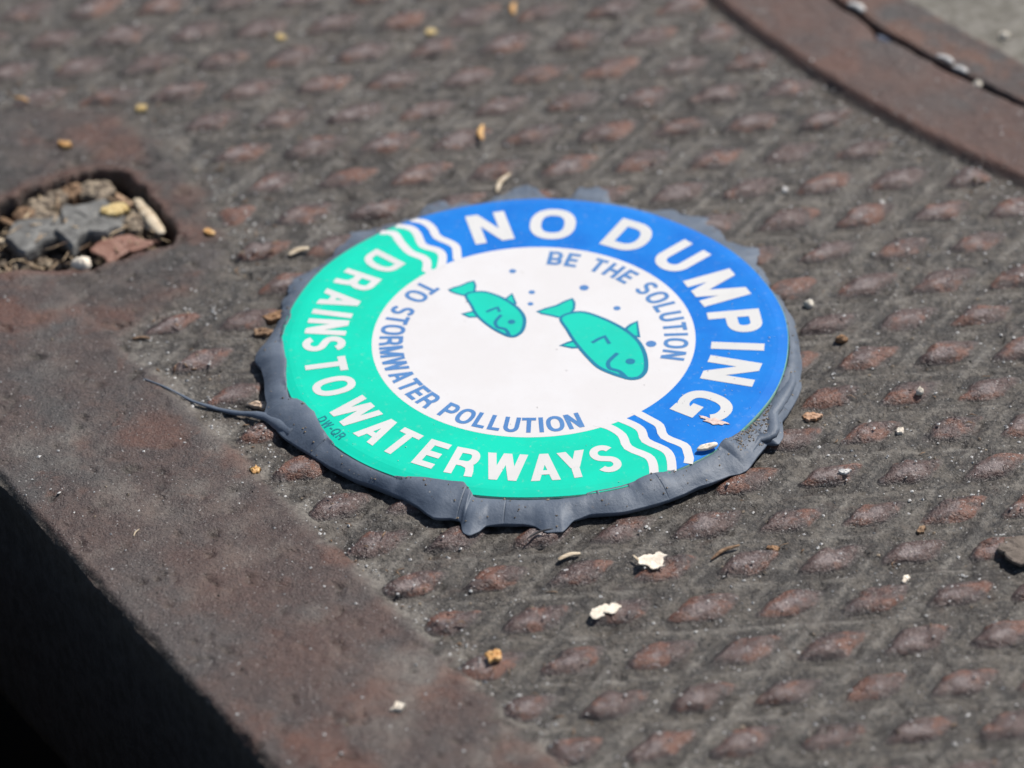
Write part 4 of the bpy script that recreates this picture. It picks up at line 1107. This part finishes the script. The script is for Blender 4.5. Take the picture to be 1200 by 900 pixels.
bit('', 'w11', 0.45, 1.0, 0, 0.5, M_gravel, 'white speck of glass below the raised ring', 'speck', 'glass_speck', 141)
bit('', 'w12', 0.5, 0.95, 0, 0.5, M_gravel, 'white speck of glass right of the blue rim top', 'speck', 'glass_speck', 142)
rod('b13', 2.0, 0.16, 60, M_straw, 'tiny straw bit on the border above the dark edge', 'straw', 'straw', 143)
bit('', 'b14', 1.3, 0.7, -10, 0.4, M_gravel, 'whitish flake two rows below the bark chip', 'flake', 'paint_flake', 144)
bit('', 'b9', 0.8, 1.5, 40, 0.6, M_orange, 'small orange bit between the pick hole and disc', 'crumb', 'bark_crumb', 145)
lump('dried_smear', blob_outline(D['scratch'].mean(0), 2.9, 0.75, math.radians(-24), 146, 12, 0.45), 4.06, 0.14, plain('pinkish_scrape', (0.55, 0.38, 0.32), (0.68, 0.55, 0.5), size=0.8, rough=0.7), 146, dome_=0.1, sharp=True, label='pinkish dried smear across the last letter of DUMPING', cat='smear')

# ================================================================ fine grit over the plate
rs = np.random.RandomState(3)
def scatter(name, n, rmin, rmax, mat, label, cat, bias):
    V_ = []; F_ = []; k = 0
    while k < n:
        m = 4000
        x = rs.uniform(-132, 128, m); y = rs.uniform(-142, 150, m)
        fz = field(x, y)
        s_, t_ = st(x, y)
        ok = (np.hypot(x, y) > 57) & (np.hypot(x - RC2[0], y - RC2[1]) > R2 + 1) & (t_ > 1.5)
        ok &= (sdf_poly(x, y, D['hole']) > 1)
        if bias: ok &= rs.rand(m) < np.where((fz > 0) & (fz < 7), 1.0, np.where(fz > 0, 0.35, 0.12))
        z = surf_many(x, y)
        for i in np.nonzero(ok)[0]:
            if k >= n: break
            r = rmin + (rmax - rmin) * rs.rand() ** 3
            add_grain(V_, F_, x[i], y[i], z[i], r, rs); k += 1
    o = mesh(name, V_, F_, mat, smooth=False)
    o['kind'] = 'stuff'; tag(o, label, cat)
V_ = []; F_ = []; k = 0
while k < 620:
    a = rs.uniform(0, 360)
    if k < 260: a = rs.uniform(-44, -27)
    j = int((a % 360) / 360 * NS) % NS
    r = rs.uniform(RR[0, j] + 0.1, RR[12, j] - 0.2)
    x, y = r * math.cos(math.radians(a)), r * math.sin(math.radians(a))
    z, r0, r1 = bead_z(x, y)
    if k < 260 and r > r0 + 0.62 * (r1 - r0): continue
    add_grain(V_, F_, x, y, z + 0.02, 0.06 + 0.26 * rs.rand() ** 2, rs); k += 1
o = mesh('sealant_grit', V_, F_, M_tan, smooth=False)
o['kind'] = 'stuff'; tag(o, 'tan grit stuck to the grey sealant round the disc', 'grit')
V_ = []; F_ = []
for k in range(170):
    a = rs.uniform(0, 2 * math.pi); r = 49.3 * math.sqrt(rs.rand())
    if k < 70: a = rs.uniform(-1.0, 0.5); r = rs.uniform(33, 49)
    add_grain(V_, F_, r * math.cos(a), r * math.sin(a), float(dome(r)) + 0.07, 0.05 + 0.11 * rs.rand() ** 2, rs)
o = mesh('disc_grit', V_, F_, M_gravel, smooth=False)
o['kind'] = 'stuff'; tag(o, 'tiny pale grains lying on the face of the marker disc', 'grit')
scatter('pale_sand', 6500, 0.10, 0.42, M_gravel, 'fine pale sand scattered between the lugs of the plate', 'sand', True)
scatter('tan_sand', 700, 0.12, 0.5, M_tan, 'fine tan sand scattered between the lugs of the plate', 'sand', True)
scatter('dark_sand', 900, 0.08, 0.32, M_face, 'fine dark iron scale scattered over the whole plate', 'sand', False)

scene.render.film_transparent = False
